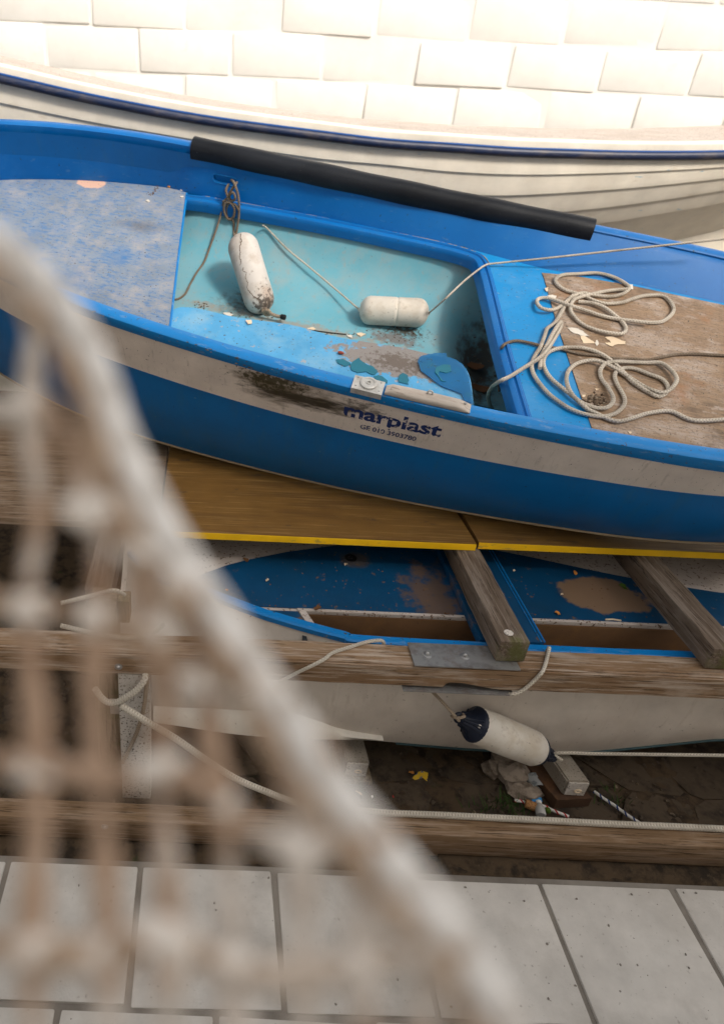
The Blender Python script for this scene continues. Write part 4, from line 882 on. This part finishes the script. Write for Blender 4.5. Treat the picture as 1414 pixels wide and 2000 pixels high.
railw = [atY(x, EV[0](x)+1.5, ycurve(x, 4.255)) for x in xsamp]
rl_ = link('rubber_rail', tube(railw, .023, 10), m_navy, wb)
sub('rail_cap', tube([p+A([0, -.006, .021]) for p in railw], .008, 6), M('blue rail insert', (.012, .07, .26), .4), rl_)
prof = [(0, -.02), (-.012, .03), (-.010, .058), (.0, .066), (.07, .07), (.085, .05), (.06, .0), (.03, -.03)]
link('gunwale', sweep([p+A([0, .02, 0]) for p in railw], prof, lambda i: A([0, 1., 0]), lambda i: A([0, 0, 1.])), m_white, wb, smooth_ang=30)
deckw = [[p+A([0, .09, .052]), p+A([0, .5, .075]), p+A([0, 1.05, .08]), p+A([0, 1.1, .0]), p+A([0, .9, -.8])] for p in railw]
link('deck', grid(deckw), m_lwhite, wb)
low = [[atY(x, EV[6](x), ycurve(x, YD[6]-.004)), atY(x, EV[6](x), ycurve(x, YD[6]-.004))*A([1, 0, 0])+A([0, 5.0, .35]), atY(x, EV[6](x), ycurve(x, YD[6]-.004))*A([1, 0, 0])+A([0, 5.25, .3]), p+A([0, .9, -.8])] for x, p in zip(xsamp, railw)]
link('bottom', grid(low), m_white, wb)
for X_ in (-.6, 2.4): tag(link('boat_chock', box(X_-.1, X_+.1, 4.75, 5.35, -.012, .345, .01), m_post), 'wooden chock under the %s end of the white boat' % ('left' if X_ < 0 else 'right'), 'chock')

# ------------------------------------------------------------------ lower boat
lb = empty('lower_boat', 'low white boat with a blue deck lying under the rack beams', 'boat', (.9, 2.2, .12))
near_px = [(300, 1122), (360, 1142), (423, 1165), (500, 1194), (560, 1213), (620, 1230), (670, 1243), (712, 1252)]
ng = [atZ(x, y, .78) for x, y in near_px]
ng = [A([ng[0][0]-.12, 2.36, .78])]+ng+[A([1.1, 1.862, .78]), A([1.7, 1.86, .78]), A([2.4, 1.88, .78]), A([3.1, 1.95, .78])]
ng = smooth(ng, 6)
def yfar(x): return 2.95-.55*max(0, (.7-x)/1.0)**1.8 if x < .7 else 2.95-.05*(x-.7)
# rim
prof = [(0, -.028), (-.003, -.006), (.004, 0), (.03, .001), (.036, -.005), (.036, -.028)]
def lside(i):
    a = ng[max(0, i-1)]; b = ng[min(len(ng)-1, i+1)]; t = nz(b-a); return A([-t[1], t[0], 0])
link('gunwale', sweep(ng, prof, lside, lambda i: A([0, 0, 1.])), m_rim, lb, smooth_ang=30)
fg = [A([x, yfar(x), .86]) for x in np.linspace(ng[0][0], 3.1, 30)]
link('gunwale', sweep(fg, [(0, -.03), (0, 0), (.05, 0), (.05, -.03)], lambda i: A([0, 1., 0]), lambda i: A([0, 0, 1.])), m_lwhite, lb)
# hull near side
bed = [(287, 1410), (420, 1425), (560, 1440), (740, 1446), (900, 1458), (1000, 1463), (1080, 1466), (1160, 1463), (1234, 1456), (1414, 1440)]
bew = [atY(x, y, 1.9) for x, y in bed]; bz = interp([(p[0], p[2]) for p in bew])
rows = []
for p in ng:
    x, y0 = p[0], p[1]; zb = bz(x); r = []
    flare = .02+.10*max(0, (.5-x)/.8)
    for t in (0, .1, .3, .5, .7, .85, .95, 1.0): r.append(A([x, y0+(min(y0, 1.868)-y0)*sstep(0, .75, t)+.006+.012*t-.03*sin(pi*t)+(.06*max(0, t-.8)), .752+(zb-.752)*t]))
    r += [A([x, min(y0, 1.868)+.14, zb-.035]), A([x, min(2.40, min(y0, 1.868)+.4), max(.14, zb-.10)]), A([x, max(2.45, yfar(x)-.2), .16]), A([x, yfar(x)+.02, .3]), A([x, yfar(x)+.04, .83])]
    rows.append(r)
lh = link('hull', grid(rows), m_hullw, lb, smooth_ang=50)
link('transom', slab([rows[-1][i] for i in range(len(rows[-1]))], A([1., 0, 0]), .03), m_hullw, lb)
sub('bow_board', slab([q for q in rows[0]], A([-1., 0, 0]), .02), m_hullw, lh)
sub('waterline', tube([r[7]+A([0, -.001, -.003]) for r in rows if r[7][0] > .75], .006, 6), M('dull teal waterline', (.03, .07, .08), .6), lh)
gl = [(850, 1353), (900, 1358), (1000, 1370), (1100, 1381), (1234, 1388), (1420, 1392)]
sub('moulding_line', tube(smooth([onp(x, y, A([0, 1.853, 0]), A([0, 1., 0])) for x, y in gl], 4), .0022, 5), M('brown line', (.2, .13, .08), .7), lh)
ch_t = [(300, 1380), (450, 1388), (590, 1397), (660, 1423), (748, 1441)]; ch_b = [(300, 1410), (450, 1433), (560, 1442), (660, 1445), (748, 1445)]
rows = []
for a, b in zip(smooth([A(q) for q in ch_t], 5), smooth([A(q) for q in ch_b], 5)):
    kq = sstep(560, 748, a[0]); pt = atY(a[0], a[1], 1.86+.012*kq); pb_ = atY(b[0], b[1], 1.815+.06*kq); rows.append([pt+A([0, .03, .002]), pt, pt*.5+pb_*.5+A([0, -.012, .004]), pb_, pb_+A([0, .1, -.008])])
sub('spray_chine', grid(rows), M('bright white chine', (.70, .66, .59), .45, [((.2, .15, .1), dict(scale=50, lo=.70, hi=.74, op=.7))]), lh, smooth_ang=60)
# deck with locker recess
DZ = .745
yr0 = atZ(585, 1198, DZ)[1]; yr1 = atZ(1234, 1218, DZ)[1]; xr = atZ(582, 1198, DZ)[0]; yr = (yr0+yr1)/2
innr = [p+lside(i)*.034 for i, p in enumerate(ng)]
def yin(x): return float(np.interp(x, [q[0] for q in innr], [q[1] for q in innr]))
xs_ = np.linspace(ng[0][0]+.02, 3.08, 60)
farpart = [A([x, max(yr, yin(x)), DZ]) for x in xs_]+[A([x, max(yfar(x), yin(x)+.004), DZ]) for x in xs_[::-1]]
ldeck = link('deck', slab([p-A([0, 0, .02]) for p in farpart], A([0, 0, 1.]), .02), m_lwhite, lb)
xcut = atZ(606, 1224, DZ)[0]
lx = [x for x in np.linspace(xs_[0], xcut, 30) if yin(x) < yr-.002]
if len(lx) > 1: link('side_deck', slab([A([x, yin(x), DZ-.02]) for x in lx]+[A([xr, yr-.0005, DZ-.02]), A([lx[0], yr-.0005, DZ-.02])], A([0, 0, 1.]), .02), m_bdeck, lb)
# blue panel on the deck
bt_px = [(330, 1148), (400, 1121), (440, 1106), (480, 1095), (560, 1079), (660, 1066), (760, 1058), (860, 1060), (964, 1075), (1040, 1090), (1114, 1106), (1160, 1116), (1205, 1125), (1300, 1142), (1414, 1160)]
up_ = [atZ(x, y, DZ+.0015) for x, y in bt_px]
upx = lambda x: float(np.interp(x, [p[0] for p in up_], [p[1] for p in up_]))
bxs = np.linspace(up_[0][0]+.01, 3.05, 60)
low_ = [A([x, max(yr+.014, yin(x)+.002), DZ+.0015]) for x in bxs]; hi_ = [A([x, max(upx(x), l[1]+.001), DZ+.0015]) for x, l in zip(bxs, low_)]
ZT = A([0, 0, .003])
bpan = sub('blue_panel', grid([[l, l+ZT, l*.5+h*.5+ZT, h+ZT, h] for l, h in zip(low_, hi_)]), m_bdeck, ldeck, smooth_ang=20)
trim = join(box(xr, 3.05, yr-.002, yr+.012, DZ-.01, DZ+.0065, .001), slab([A([xr-.002, yr+.012, DZ-.01]), A([xr+.026, yr+.012, DZ-.01]), A([xcut+.026, yin(xcut), DZ-.01]), A([xcut-.002, yin(xcut), DZ-.01])], A([0, 0, 1.]), .016))
link('locker_trim', trim, m_lwhite, lb)
link('locker_panel', box(xr+.02, 3.05, yr-.004, yr+.006, .40, DZ-.012, .001), m_brown, lb)
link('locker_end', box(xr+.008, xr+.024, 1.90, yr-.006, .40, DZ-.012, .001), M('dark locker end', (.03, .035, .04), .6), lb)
link('locker_floor', box(xr+.02, 3.05, 1.89, yr-.006, .385, .398, .001), m_brown, lb)
xt0, xt1 = 1.03, atZ(1068, 1262, .785)[0]
th_ = link('thwart', box(1.02, xt1, 1.90, 2.75, .752, .785, .003), m_bdeck, lb)
sub('thwart_edge', tube([A([xt1, 1.90, .785]), A([xt1, 2.75, .785])], .003, 6), m_rim, th_)
link('thwart_beading', tube([A([xt1-.014, 1.90, .786]), A([xt1-.014, 2.75, .786])], .0022, 6), m_rim, lb)
dc = atZ(685, 1090, DZ+.004); link('deck_drain', lathe(dc, dc+A([0, 0, .02]), [(0, .026), (.003, .026), (.004, .018), (.002, .013), (.006, .008), (.007, .003)], 16), m_blackp, lb)
# litter on the lower deck
def dl(x, y, h=0): return atZ(x, y, DZ+.0045+h)
LG = 'small leaves scattered on the lower blue deck'
def leafat(x, y, r, lab, mt, grp=None, pl=dl, ry=.6, name='dry_leaf', cat='leaf'):
    c = pl(x, y, .006); n = 9; V = []
    a0 = random.random()*6
    for i in range(n):
        q = 2*pi*i/n; k_ = random.uniform(.7, 1.15); V.append(c+A([r*k_*cos(q)*cos(a0)-r*ry*k_*sin(q)*sin(a0), r*k_*cos(q)*sin(a0)+r*ry*k_*sin(q)*cos(a0), random.uniform(-.003, .4*r)]))
    V.append(c); V2 = V+[v+A([0, 0, .0015]) for v in V]; m_ = n+1; Fc = []
    for i in range(n): j = (i+1) % n; Fc += [(i, j, n), (m_+i, m_+n, m_+j), (i, m_+i, m_+j, j)]
    return tag(link(name, (V2, Fc, None), mt), lab, cat, grp)
leafat(620, 1188, .022, 'crumpled brown leaf at the left corner of the locker trim', m_leaf, LG)
leafat(481, 1094, .014, 'dark leaf on the white edge next to the net', m_leaf, LG)
leafat(522, 1133, .010, 'small pale leaf on the left of the lower blue deck', m_flake, LG)
leafat(443, 1152, .008, 'tiny orange leaf at the edge of the net on the lower deck', m_orange, LG)
leafat(676, 1102, .011, 'tan leaf beside the round deck drain', m_flake, LG)
leafat(1089, 1198, .013, 'orange tan leaf on the right of the lower blue deck', m_orange, LG)
leafat(1097, 1161, .009, 'small tan leaf by the brown puddle', m_flake, LG)
leafat(1123, 1119, .013, 'ochre leaf on the brown puddle', m_orange, LG)
leafat(1003, 1114, .007, 'tiny pale leaf right of the cross beam', m_flake, LG)
leafat(872, 1199, .010, 'brown leaf at the locker trim left of the cross beam', m_leaf, LG)
leafat(1217, 1147, .02, 'green and brown leaf scraps at the right end of the lower deck', m_green, None)
p1, p2 = dl(1182, 1210, .004), dl(1212, 1212, .004); tag(link('stick', tube([p1, (p1+p2)/2+A([0, .003, .001]), p2], .0035, 6), m_flake), 'short pale stick on the lower deck near the right edge', 'stick')
lit = []
for _ in range(170):
    x, y = random.uniform(430, 1300), random.uniform(1080, 1210); lit.append(blob(dl(x, y, .0006), random.uniform(.0012, .004), 1, .3, (1, 1, .5)))
for _ in range(60):
    x = random.uniform(620, 1230); lit.append(blob(dl(x, ev([(580, 1197), (1234, 1217)], x)+random.gauss(0, 2.5), .001), random.uniform(.001, .003), 1, .3))
stuff(link('deck_crumbs', join(*lit), M('brown crumbs', (.17, .09, .045), .95)))

# ------------------------------------------------------------------ blocks under the lower boat
def block(fpx, zb, yf, depth, shear, name, label, ht):
    pl_, pr_ = atY(*fpx[0], yf), atY(*fpx[1], yf); x0, x1 = pl_[0], pr_[0]
    e = empty(name, label, 'block', ((x0+x1)/2, yf, zb), group='pale blocks under the lower boat')
    o = []
    for (x, y, z) in ((x0, yf, zb), (x1, yf, zb), (x1, yf, zb+ht), (x0, yf, zb+ht)): o.append((x, y, z))
    bm = bmesh.new(); fv = [bm.verts.new(q) for q in o]; bv_ = [bm.verts.new((q[0]+shear, q[1]+depth, q[2])) for q in o]
    bm.faces.new(fv); bm.faces.new(bv_[::-1])
    for i in range(4): j = (i+1) % 4; bm.faces.new((fv[i], bv_[i], bv_[j], fv[j]))
    bmesh.ops.recalc_face_normals(bm, faces=bm.faces); bmesh.ops.bevel(bm, geom=list(bm.edges), offset=.007, segments=2, affect='EDGES')
    V = [A(v.co) for v in bm.verts]; Fc = [tuple(v.index for v in f.verts) for f in bm.faces]; bm.free()
    body = link('block_body', (V, Fc, None), m_block_shade, e)
    sub('lit_end_face', slab([A([x, yf-.0025, z]) for x, z in ((x0+.006, zb+.006), (x1-.006, zb+.006), (x1-.006, zb+ht-.006), (x0+.006, zb+ht-.006))], A([0, 1., 0]), .004), m_block, body)  # front gets the paler copy: light falling on it put into the colour
    c = A([(x0+x1)/2+.006, yf-.003, zb+ht*.42]); ring = [c+A([.013*cos(q), -.003, .008*sin(q)]) for q in np.linspace(0, 2*pi, 13)[:-1]]
    sub('lifting_eye', tube(ring, .003, 6, closed=True), m_flake, body)
    return e, x0, x1
_, x0, x1 = block([(1097, 1552), (1142, 1552)], .065, 1.80, .55, -.10, 'keel_block', 'pale flecked block on a rusty base board at the right', .085)
bfl, bbl, bfr = atZ(1088, 1563, .064), atZ(1029, 1495, .064), atZ(1156, 1559, .064)
bdir = (bbl-bfl)/np.linalg.norm(bbl-bfl)*.62; DN = A([0, 0, -.052])
tag(link('base_board', slab([bfl+DN, bfr+DN, bfr+bdir+DN, bfl+bdir+DN], A([0, 0, 1.]), .052), M('rusty brown board', (.075, .038, .02), .8, [((.15, .07, .03), dict(scale=9, lo=.5, hi=.7))], bump=.3)), 'rust brown base board under the right pale block', 'board')
_, x0, x1 = block([(670, 1518), (716, 1517)], .03, 1.875, .5, -.02, 'keel_block', 'pale flecked block left of the net rope, under the white chine', .085)
tag(link('base_board', slab([A([x0-.03, 1.85, .010]), A([x1+.02, 1.85, .010]), A([x1+.0, 2.3, .010]), A([x0-.05, 2.3, .010])], A([0, 0, 1.]), .0195), m_post), 'brown board under the left pale block', 'board')
for X_ in (-.1, 2.5): tag(link('keel_support', box(X_-.08, X_+.08, 2.2, 2.6, .0, .155, .01), m_post), 'wooden support under the %s end of the lower boat' % ('bow' if X_ < 1 else 'stern'), 'block')

# ------------------------------------------------------------------ lower fender with navy caps
fa, fb = atY(925, 1414, 1.765), atY(1052, 1466, 1.765)
Ax = nz(fb-fa); Lc = np.linalg.norm(fb-fa)
f3 = empty('fender', 'long white fender with navy ends hanging in front of the lower white hull', 'fender', (fa+fb)/2)
link('fender_body', lathe(fa, fb, [(0, .060), (.006, .066), (.02, .069), (Lc*.5, .0705), (Lc-.03, .067), (Lc-.012, .058), (Lc, .05)], 36, .012), m_fend, f3, smooth_ang=60)
vc = nz(CAM-fa); vc = nz(vc-Ax*np.dot(vc, Ax)); vs_ = np.cross(Ax, vc)
for p_, d_, R_ in ((fa, -Ax, .0665), (fb, Ax, .055)):
    cp_ = link('end_cap', lathe(p_-d_*.012, p_+d_*.1, [(0, R_), (.010, R_+.0015), (.017, R_-.003), (.024, R_*.80), (.034, R_*.58), (.050, R_*.42), (.066, R_*.36), (.078, R_*.30), (.083, R_*.15)], 26), m_bcap, f3, smooth_ang=45)
    for q in (-.35, .0, .35, 1.6, 2.4, 3.1, 3.9, 4.7):
        a = [p_+d_*t+(cos(q)*vc+sin(q)*vs_)*r for t, r in ((.006, R_*.93), (.022, R_*.60), (.045, R_*.42), (.062, R_*.36))]; sub('cap_rib', tube(a, .0042, 6), m_bcap, cp_)
    e_ = p_+d_*.068; sub('eyelet', tube([e_+d_*.014*cos(q)+vs_*.014*sin(q) for q in np.linspace(0, 2*pi, 15)[:-1]], .008, 8, closed=True), m_bcap, cp_)
    if d_ is not Ax:
        b_ = p_+d_*.010+vc*.040+vs_*.012*0; sub('valve_plug', blob(b_+vc*.008, .0085, 2, 0), m_block, cp_)
e1, e2 = fa-Ax*.085, fb+Ax*.085
kp = [atY(840, 1347, 1.76), atY(855, 1362, 1.77), atY(872, 1380, 1.765), e1+A([0, -.012, .006]), e1+A([.012, -.012, -.008]), e1+A([.004, .010, -.014]), e1+A([-.012, 0, .0]), e1+A([0, -.018, .012]), e1+A([.026, -.012, .014]), e1+A([.03, .008, .004])]
link('lanyard', tube(smooth(kp, 6), .0058, 8), m_rope_tan, f3)
kr = [e2+A([0, .012, 0]), e2+A([.0, -.006, .008]), e2+A([.014, -.010, .002]), atY(1085, 1471, 1.755), atY(1160, 1472, 1.75), atY(1234, 1473, 1.745), atY(1450, 1476, 1.74)]
link('lanyard', tube(smooth(kr, 6), .0062, 8), m_rope_white, f3)

# ------------------------------------------------------------------ ropes on the beams
def bt(x, y, z=.80, r=.006): return atZ(x, y, z+r)
rp_ = [atY(545, 1332, 1.729), atY(580, 1314, 1.729), atY(612, 1299, 1.729), bt(634, 1287), bt(650, 1275), bt(680, 1265), bt(712, 1255), bt(736, 1251), atY(748, 1253, 1.85), A([atY(752, 1258, 1.85)[0], 1.852, .77]), A([atY(752, 1258, 1.85)[0]+.01, 1.85, .74])]
rp_ = [atY(470, 1362, 1.733), atY(500, 1352, 1.73)]+rp_
tag(link('rope', tube(smooth(rp_, 6), .0065, 8), m_rope_white, smooth_ang=70), 'cream rope draped over the middle of the long beam', 'rope')
rp_ = [A([atY(1071, 1262, 1.852)[0], 1.852, .76]), atY(1071, 1266, 1.85), bt(1071, 1270), bt(1067, 1288), bt(1063, 1302), atY(1058, 1313, 1.729), atY(1046, 1326, 1.729), atY(1030, 1341, 1.729), atY(1014, 1352, 1.727), atY(1000, 1356, 1.727), A([atY(996, 1356, 1.727)[0], 1.74, .683])]
tag(link('rope', tube(smooth(rp_, 6), .0068, 8), m_rope_white, smooth_ang=70), 'cream rope over the long beam right of the cross beam end', 'rope')
rp_ = [(700, 1583), (760, 1588), (860, 1592), (960, 1597), (1060, 1602), (1150, 1607), (1234, 1611), (1330, 1615), (1430, 1620)]
main = [atZ(x, y, .1515) for x, y in rp_]
left = [atY(258, 1352, 1.70), atY(235, 1376, 1.69), atY(285, 1408, 1.68), atY(340, 1440, 1.67), atY(400, 1482, 1.66), atY(460, 1520, 1.65), atY(520, 1546, 1.64), atZ(580, 1568, .16), atZ(640, 1577, .153)]
lp_ = [atY(186, 1345, 1.70), atY(205, 1368, 1.695), atY(228, 1372, 1.69), atY(262, 1352, 1.69), atY(282, 1330, 1.70), atY(284, 1318, 1.72)]
tag(link('rope', join(tube(smooth(left[1:]+main, 6), .0125, 10), tube(smooth(lp_, 6), .0115, 10)), m_rope_white, smooth_ang=70), 'thick pale rope slung down from the left and lying along the ground beam', 'rope')
tag(link('rope', tube(smooth([atY(288, 1318, 1.725), atY(286, 1345, 1.72), atY(281, 1385, 1.72), atY(268, 1430, 1.72), atY(250, 1470, 1.725), atY(240, 1490, 1.73)], 6), .008, 8), m_rope_tan, smooth_ang=70), 'tan rope end hanging across the pale leg', 'rope')
tag(link('rope', tube(smooth([atY(120, 1178, 1.84), atY(180, 1163, 1.86), atY(215, 1154, 1.865), atY(232, 1155, 1.868), atY(244, 1162, 1.89)], 6), .0075, 8), m_rope_white, smooth_ang=70), 'white rope wrapped round the brown post', 'rope')
tag(link('rope', tube(smooth([bt(120, 1222), bt(180, 1236), bt(240, 1246), bt(285, 1240), bt(308, 1228), bt(318, 1218)], 6), .009, 8), m_rope_white, smooth_ang=70), 'white rope lying on the long beam below the brown post', 'rope')
c = atY(232, 1302, 1.735); link('bolt', lathe(c, c+A([0, -.02, 0]), [(0, .014), (.002, .014), (.003, .009), (.008, .007), (.011, .003)], 14), m_steel, mb)

# ------------------------------------------------------------------ litter on the ground
def gd(x, y, h=0): return atZ(x, y, .012+h)
for (x, y, r, sq, lab) in ((985, 1478, .06, (1.2, .8, .6), 'pale rock below the navy ended fender'), (1005, 1512, .075, (1, .9, .5), 'largest broken rock between the fender and the crushed can'), (1020, 1545, .065, (1.1, .7, .5), 'pale flat rock beside the crushed can'), (965, 1500, .05, (1, 1, .5), 'small dark rock left of the large broken one')):
    tag(link('rock', blob(gd(x, y, r*.25), r, 2, .24, sq), m_rock, smooth_ang=8), lab, 'rock', 'rocks on the ground by the block')
def z6(x, y): return 840+x*.2829, 1300+y*.2829
a, b = gd(*z6(695, 755), .03), gd(*z6(742, 845), .03); d = nz(b-a); L = np.linalg.norm(b-a)
tag(link('can', lathe(a, b, [(0, .018), (.005, .024), (L*.4, .0245), (L*.55, .022), (L*.8, .0245), (L-.002, .024), (L, .021), (L-.02, .020), (L-.022, .001)], 18, .12), m_can), 'crushed pale can lying beside the rocks', 'can')
a, b = gd(*z6(655, 950), .022), gd(*z6(728, 978), .022); L = np.linalg.norm(b-a)
tag(link('cork', lathe(a, b, [(0, .015), (.003, .018), (L-.003, .018), (L, .015)], 14), m_cork), 'brown cork lying on the red and white twine', 'cork')
bt_ = empty('plastic_bottle', 'small cloudy plastic bottle stuck behind the thick rope', 'bottle', gd(*z6(765, 1010)))
a, b = gd(*z6(765, 1035), .03), gd(*z6(750, 955), .03); L = np.linalg.norm(b-a); link('bottle_body', lathe(a, b, [(0, .016), (.004, .019), (L*.6, .019), (L*.85, .012), (L, .009)], 14), m_clear, bt_)
c2 = b+nz(b-a)*.012; link('cap', lathe(b, c2, [(0, .011), (.012, .011)], 12), m_paper, bt_)
flake(Z6 := [z6(x, y) for x, y in ((695, 912), (730, 905), (765, 915), (775, 940), (740, 950), (705, 940))], 'light blue plastic scrap under the rusty board corner', 'plastic scrap', m_ltblue, pl=gd, th=.003, h=.02, name='plastic_scrap')
def twine(pts, ma, mb_, lab):
    P_ = smooth([gd(*z6(x, y), .014) for x, y in pts], 10); e = empty('twine', lab, 'twine', P_[0])
    link('strand', tube(P_, .0062, 8), mb_, e)
    for k_ in (0, ):
        hx = []; T = [nz(P_[min(i+1, len(P_)-1)]-P_[max(i-1, 0)]) for i in range(len(P_))]
        L = 0
        fine = []; 
        for i in range(len(P_)-1):
            for s in range(6): fine.append((P_[i]+(P_[i+1]-P_[i])*s/6, T[i]))
        L = 0
        for i, (p, t) in enumerate(fine):
            if i: L += np.linalg.norm(p-fine[i-1][0])
            e1_ = nz(np.cross(t, A([0, 0, 1.]))); e2_ = np.cross(t, e1_); q = L*190; hx.append(p+.0042*(cos(q)*e1_+sin(q)*e2_))
        link('colour_strand', tube(hx, .0036, 6), ma, e)
twine([(582, 930), (640, 940), (700, 960), (780, 970), (850, 1002), (955, 1042)], m_red, m_whitetw, 'red and white twisted twine on the ground behind the thick rope')
twine([(1130, 868), (1200, 920), (1270, 965), (1330, 1010), (1395, 1055), (1500, 1120)], m_navytw, m_whitetw, 'navy and white twisted twine on the ground at the right')
tag(link('bauble', blob(gd(*z6(810, 1000), .02), .013, 2, 0), m_green), 'small shiny green ball beside the plastic bottle', 'ball')
z7 = lambda x, y: (560+x*.2829, 1300+y*.2829)
e = empty('wrapper', 'crumpled yellow packet lying on the dark ground', 'wrapper', gd(*z7(920, 770)))
P_ = [gd(*z7(x, y), h) for x, y, h in ((870, 780, .0), (905, 745, .02), (930, 735, .035), (975, 750, .022), (968, 800, .0), (940, 775, .012), (885, 790, .0))]
V = P_+[p+A([0, .004, .004]) for p in P_]; link('packet', (V, [(0, 1, 6), (1, 5, 6), (1, 2, 5), (2, 3, 4), (2, 4, 5), (7, 13, 8), (8, 13, 12), (8, 12, 9), (9, 11, 10), (9, 12, 11)]+[(i, (i+1) % 7, 7+(i+1) % 7, 7+i) for i in range(7)], None), m_ypk, e)
leafat(*z7(858, 735), .012, 'orange leaf scrap left of the yellow packet', m_orange, None, gd)
leafat(*z7(735, 905), .006, 'tiny red scrap on the dark ground right of the net', m_red, None, gd, name='paper_scrap', cat='scrap')
leafat(*z7(588, 905), .008, 'tiny white scrap beside the net rope on the ground', m_paper, None, gd, name='paper_scrap', cat='scrap')
leafat(*z7(495, 880), .016, 'pale scrap at the edge of the net rope on the ground', m_flake, None, gd, ry=.3, name='paper_scrap', cat='scrap')
gr = []
for _ in range(900):
    gr.append(blob(A([random.uniform(-.7, 2.6), random.uniform(1.64, 2.5), .008]), random.choice((.003, .004, .006, .010)), 1, .3, (1, 1, .6)))
stuff(link('gravel', join(*gr), M('mixed grit', (.075, .055, .038), .9, [((.2, .15, .1), dict(scale=9, lo=.6, hi=.66))])))
gs = []
for cx_, cy_, n in ((985, 1570, 60), (1010, 1585, 30), (1195, 1570, 24), (950, 1582, 24), (1185, 1545, 10)):
    for _ in range(n):
        p = gd(cx_+random.gauss(0, 16), cy_+random.gauss(0, 6), -.004); h = random.uniform(.02, .05); t = A([random.gauss(0, .6)*h, random.gauss(0, .6)*h, h]); s = A([.0022, 0, 0])
        gs.append(([p-s, p+s, p+t*.6+s*.7, p+t, p+t*.6-s*.7], [(0, 1, 2, 4), (4, 2, 3)], None))
stuff(link('weeds', join(*gs), m_grass))

# ------------------------------------------------------------------ rope net close to the lens
net = empty('rope_net', 'blurred rope net with a thick pale head rope close in front', 'net', tuple(CAM+ray(300, 1400)*.3-A([0, 0, .2])))
NS = .70
def nd(x, y): return (.36-.05*np.clip((y-700)/950, -1.2, 1.6))*NS
def npt(x, y, k=0): d = ray(x, y); return CAM+d*(nd(x, y)+k)
hr = [(-160, 395), (-90, 430), (-20, 472), (60, 535), (130, 620), (180, 715), (230, 860), (288, 985), (360, 1115), (430, 1222), (508, 1340), (582, 1450), (652, 1555), (724, 1645), (798, 1740), (878, 1840), (942, 1940), (1010, 2060)]
rad = np.interp(np.arange((len(hr)-1)*6+1), [0, 40, 60, 102], [.0076, .0076, .0082, .0088])
link('head_rope', tube(smooth([npt(x, y) for x, y in hr], 6), list(rad), 12), m_net_white, net, smooth_ang=70)
lash = smooth([npt(x-random.uniform(30, 52), y+random.uniform(8, 26), -.006) for x, y in hr], 6)
link('lashing', tube(lash, [.0036+.0012*sin(i*.9)+.0009*sin(i*2.3) for i in range(len(lash))], 8), m_net_brown, net, smooth_ang=70)
cords = [
    [(52, 530), (64, 640), (58, 800), (70, 1000), (62, 1190), (75, 1500), (68, 1850), (70, 2060)],
    [(183, 730), (186, 860), (178, 1000), (186, 1120), (190, 1205), (184, 1350), (195, 1515), (212, 1690), (205, 1860), (208, 2060)],
    [(228, 858), (246, 960), (264, 1070), (292, 1240), (322, 1330), (312, 1500), (330, 1680), (330, 1830), (336, 2060)],
    [(330, 1052), (350, 1140), (385, 1240), (398, 1325), (416, 1440), (436, 1560), (446, 1700), (452, 1880), (456, 2060)],
    [(470, 1250), (505, 1340), (535, 1430), (562, 1540), (582, 1650), (590, 1900), (592, 2060)],
    [(602, 1430), (640, 1530), (680, 1640), (702, 1780), (706, 1880), (710, 2060)],
    [(740, 1615), (790, 1750), (822, 1860), (836, 2060)]]
rows_h = [
    [(-40, 1160), (62, 1190), (190, 1205), (240, 1222), (292, 1240), (345, 1300), (398, 1325), (450, 1310), (505, 1340), (560, 1375)],
    [(-40, 1490), (75, 1500), (195, 1515), (255, 1520), (312, 1500), (375, 1530), (436, 1560), (500, 1620), (582, 1650), (680, 1640), (765, 1650)],
    [(-40, 1840), (68, 1850), (205, 1860), (330, 1830), (452, 1880), (590, 1900), (706, 1880), (822, 1860), (905, 1845)],
    [(-40, 800), (58, 800), (130, 850), (178, 1000), (225, 1030), (264, 1070), (310, 1090), (350, 1140), (395, 1155)]]
def vr(n): a, b_, c = rng.uniform(0, 6, 3); return [.0039+.0010*sin(i*.31+a)+.0007*sin(i*.83+b_)+.0004*sin(i*1.9+c) for i in range(n)]
def jg(L): return [(x+random.uniform(-9, 9), y) for x, y in L]
for c_ in cords:
    q_ = smooth([npt(x, y, -.002) for x, y in jg(c_)], 6); link('cord', tube(q_, vr(len(q_)), 8), m_net_tan, net, smooth_ang=70)
for c_ in rows_h:
    q_ = smooth([npt(x, y+random.uniform(-10, 14), -.004) for x, y in c_], 6); link('cord', tube(q_, vr(len(q_)), 8), random.choice((m_net_tan, m_net_brown)), net, smooth_ang=70)
for x, y in ((190, 1205), (292, 1240), (398, 1325), (195, 1515), (312, 1500), (436, 1560), (582, 1650), (505, 1340), (680, 1640), (205, 1860), (330, 1830), (452, 1880), (590, 1900), (706, 1880), (822, 1860), (62, 1190), (75, 1500), (68, 1850), (58, 800), (178, 1000), (264, 1070), (350, 1140)):
    link('knot', blob(npt(x, y, -.004), random.uniform(.0048, .0076), 2, .25, (random.uniform(1, 1.5), .9, random.uniform(.7, 1))), m_netknot, net)
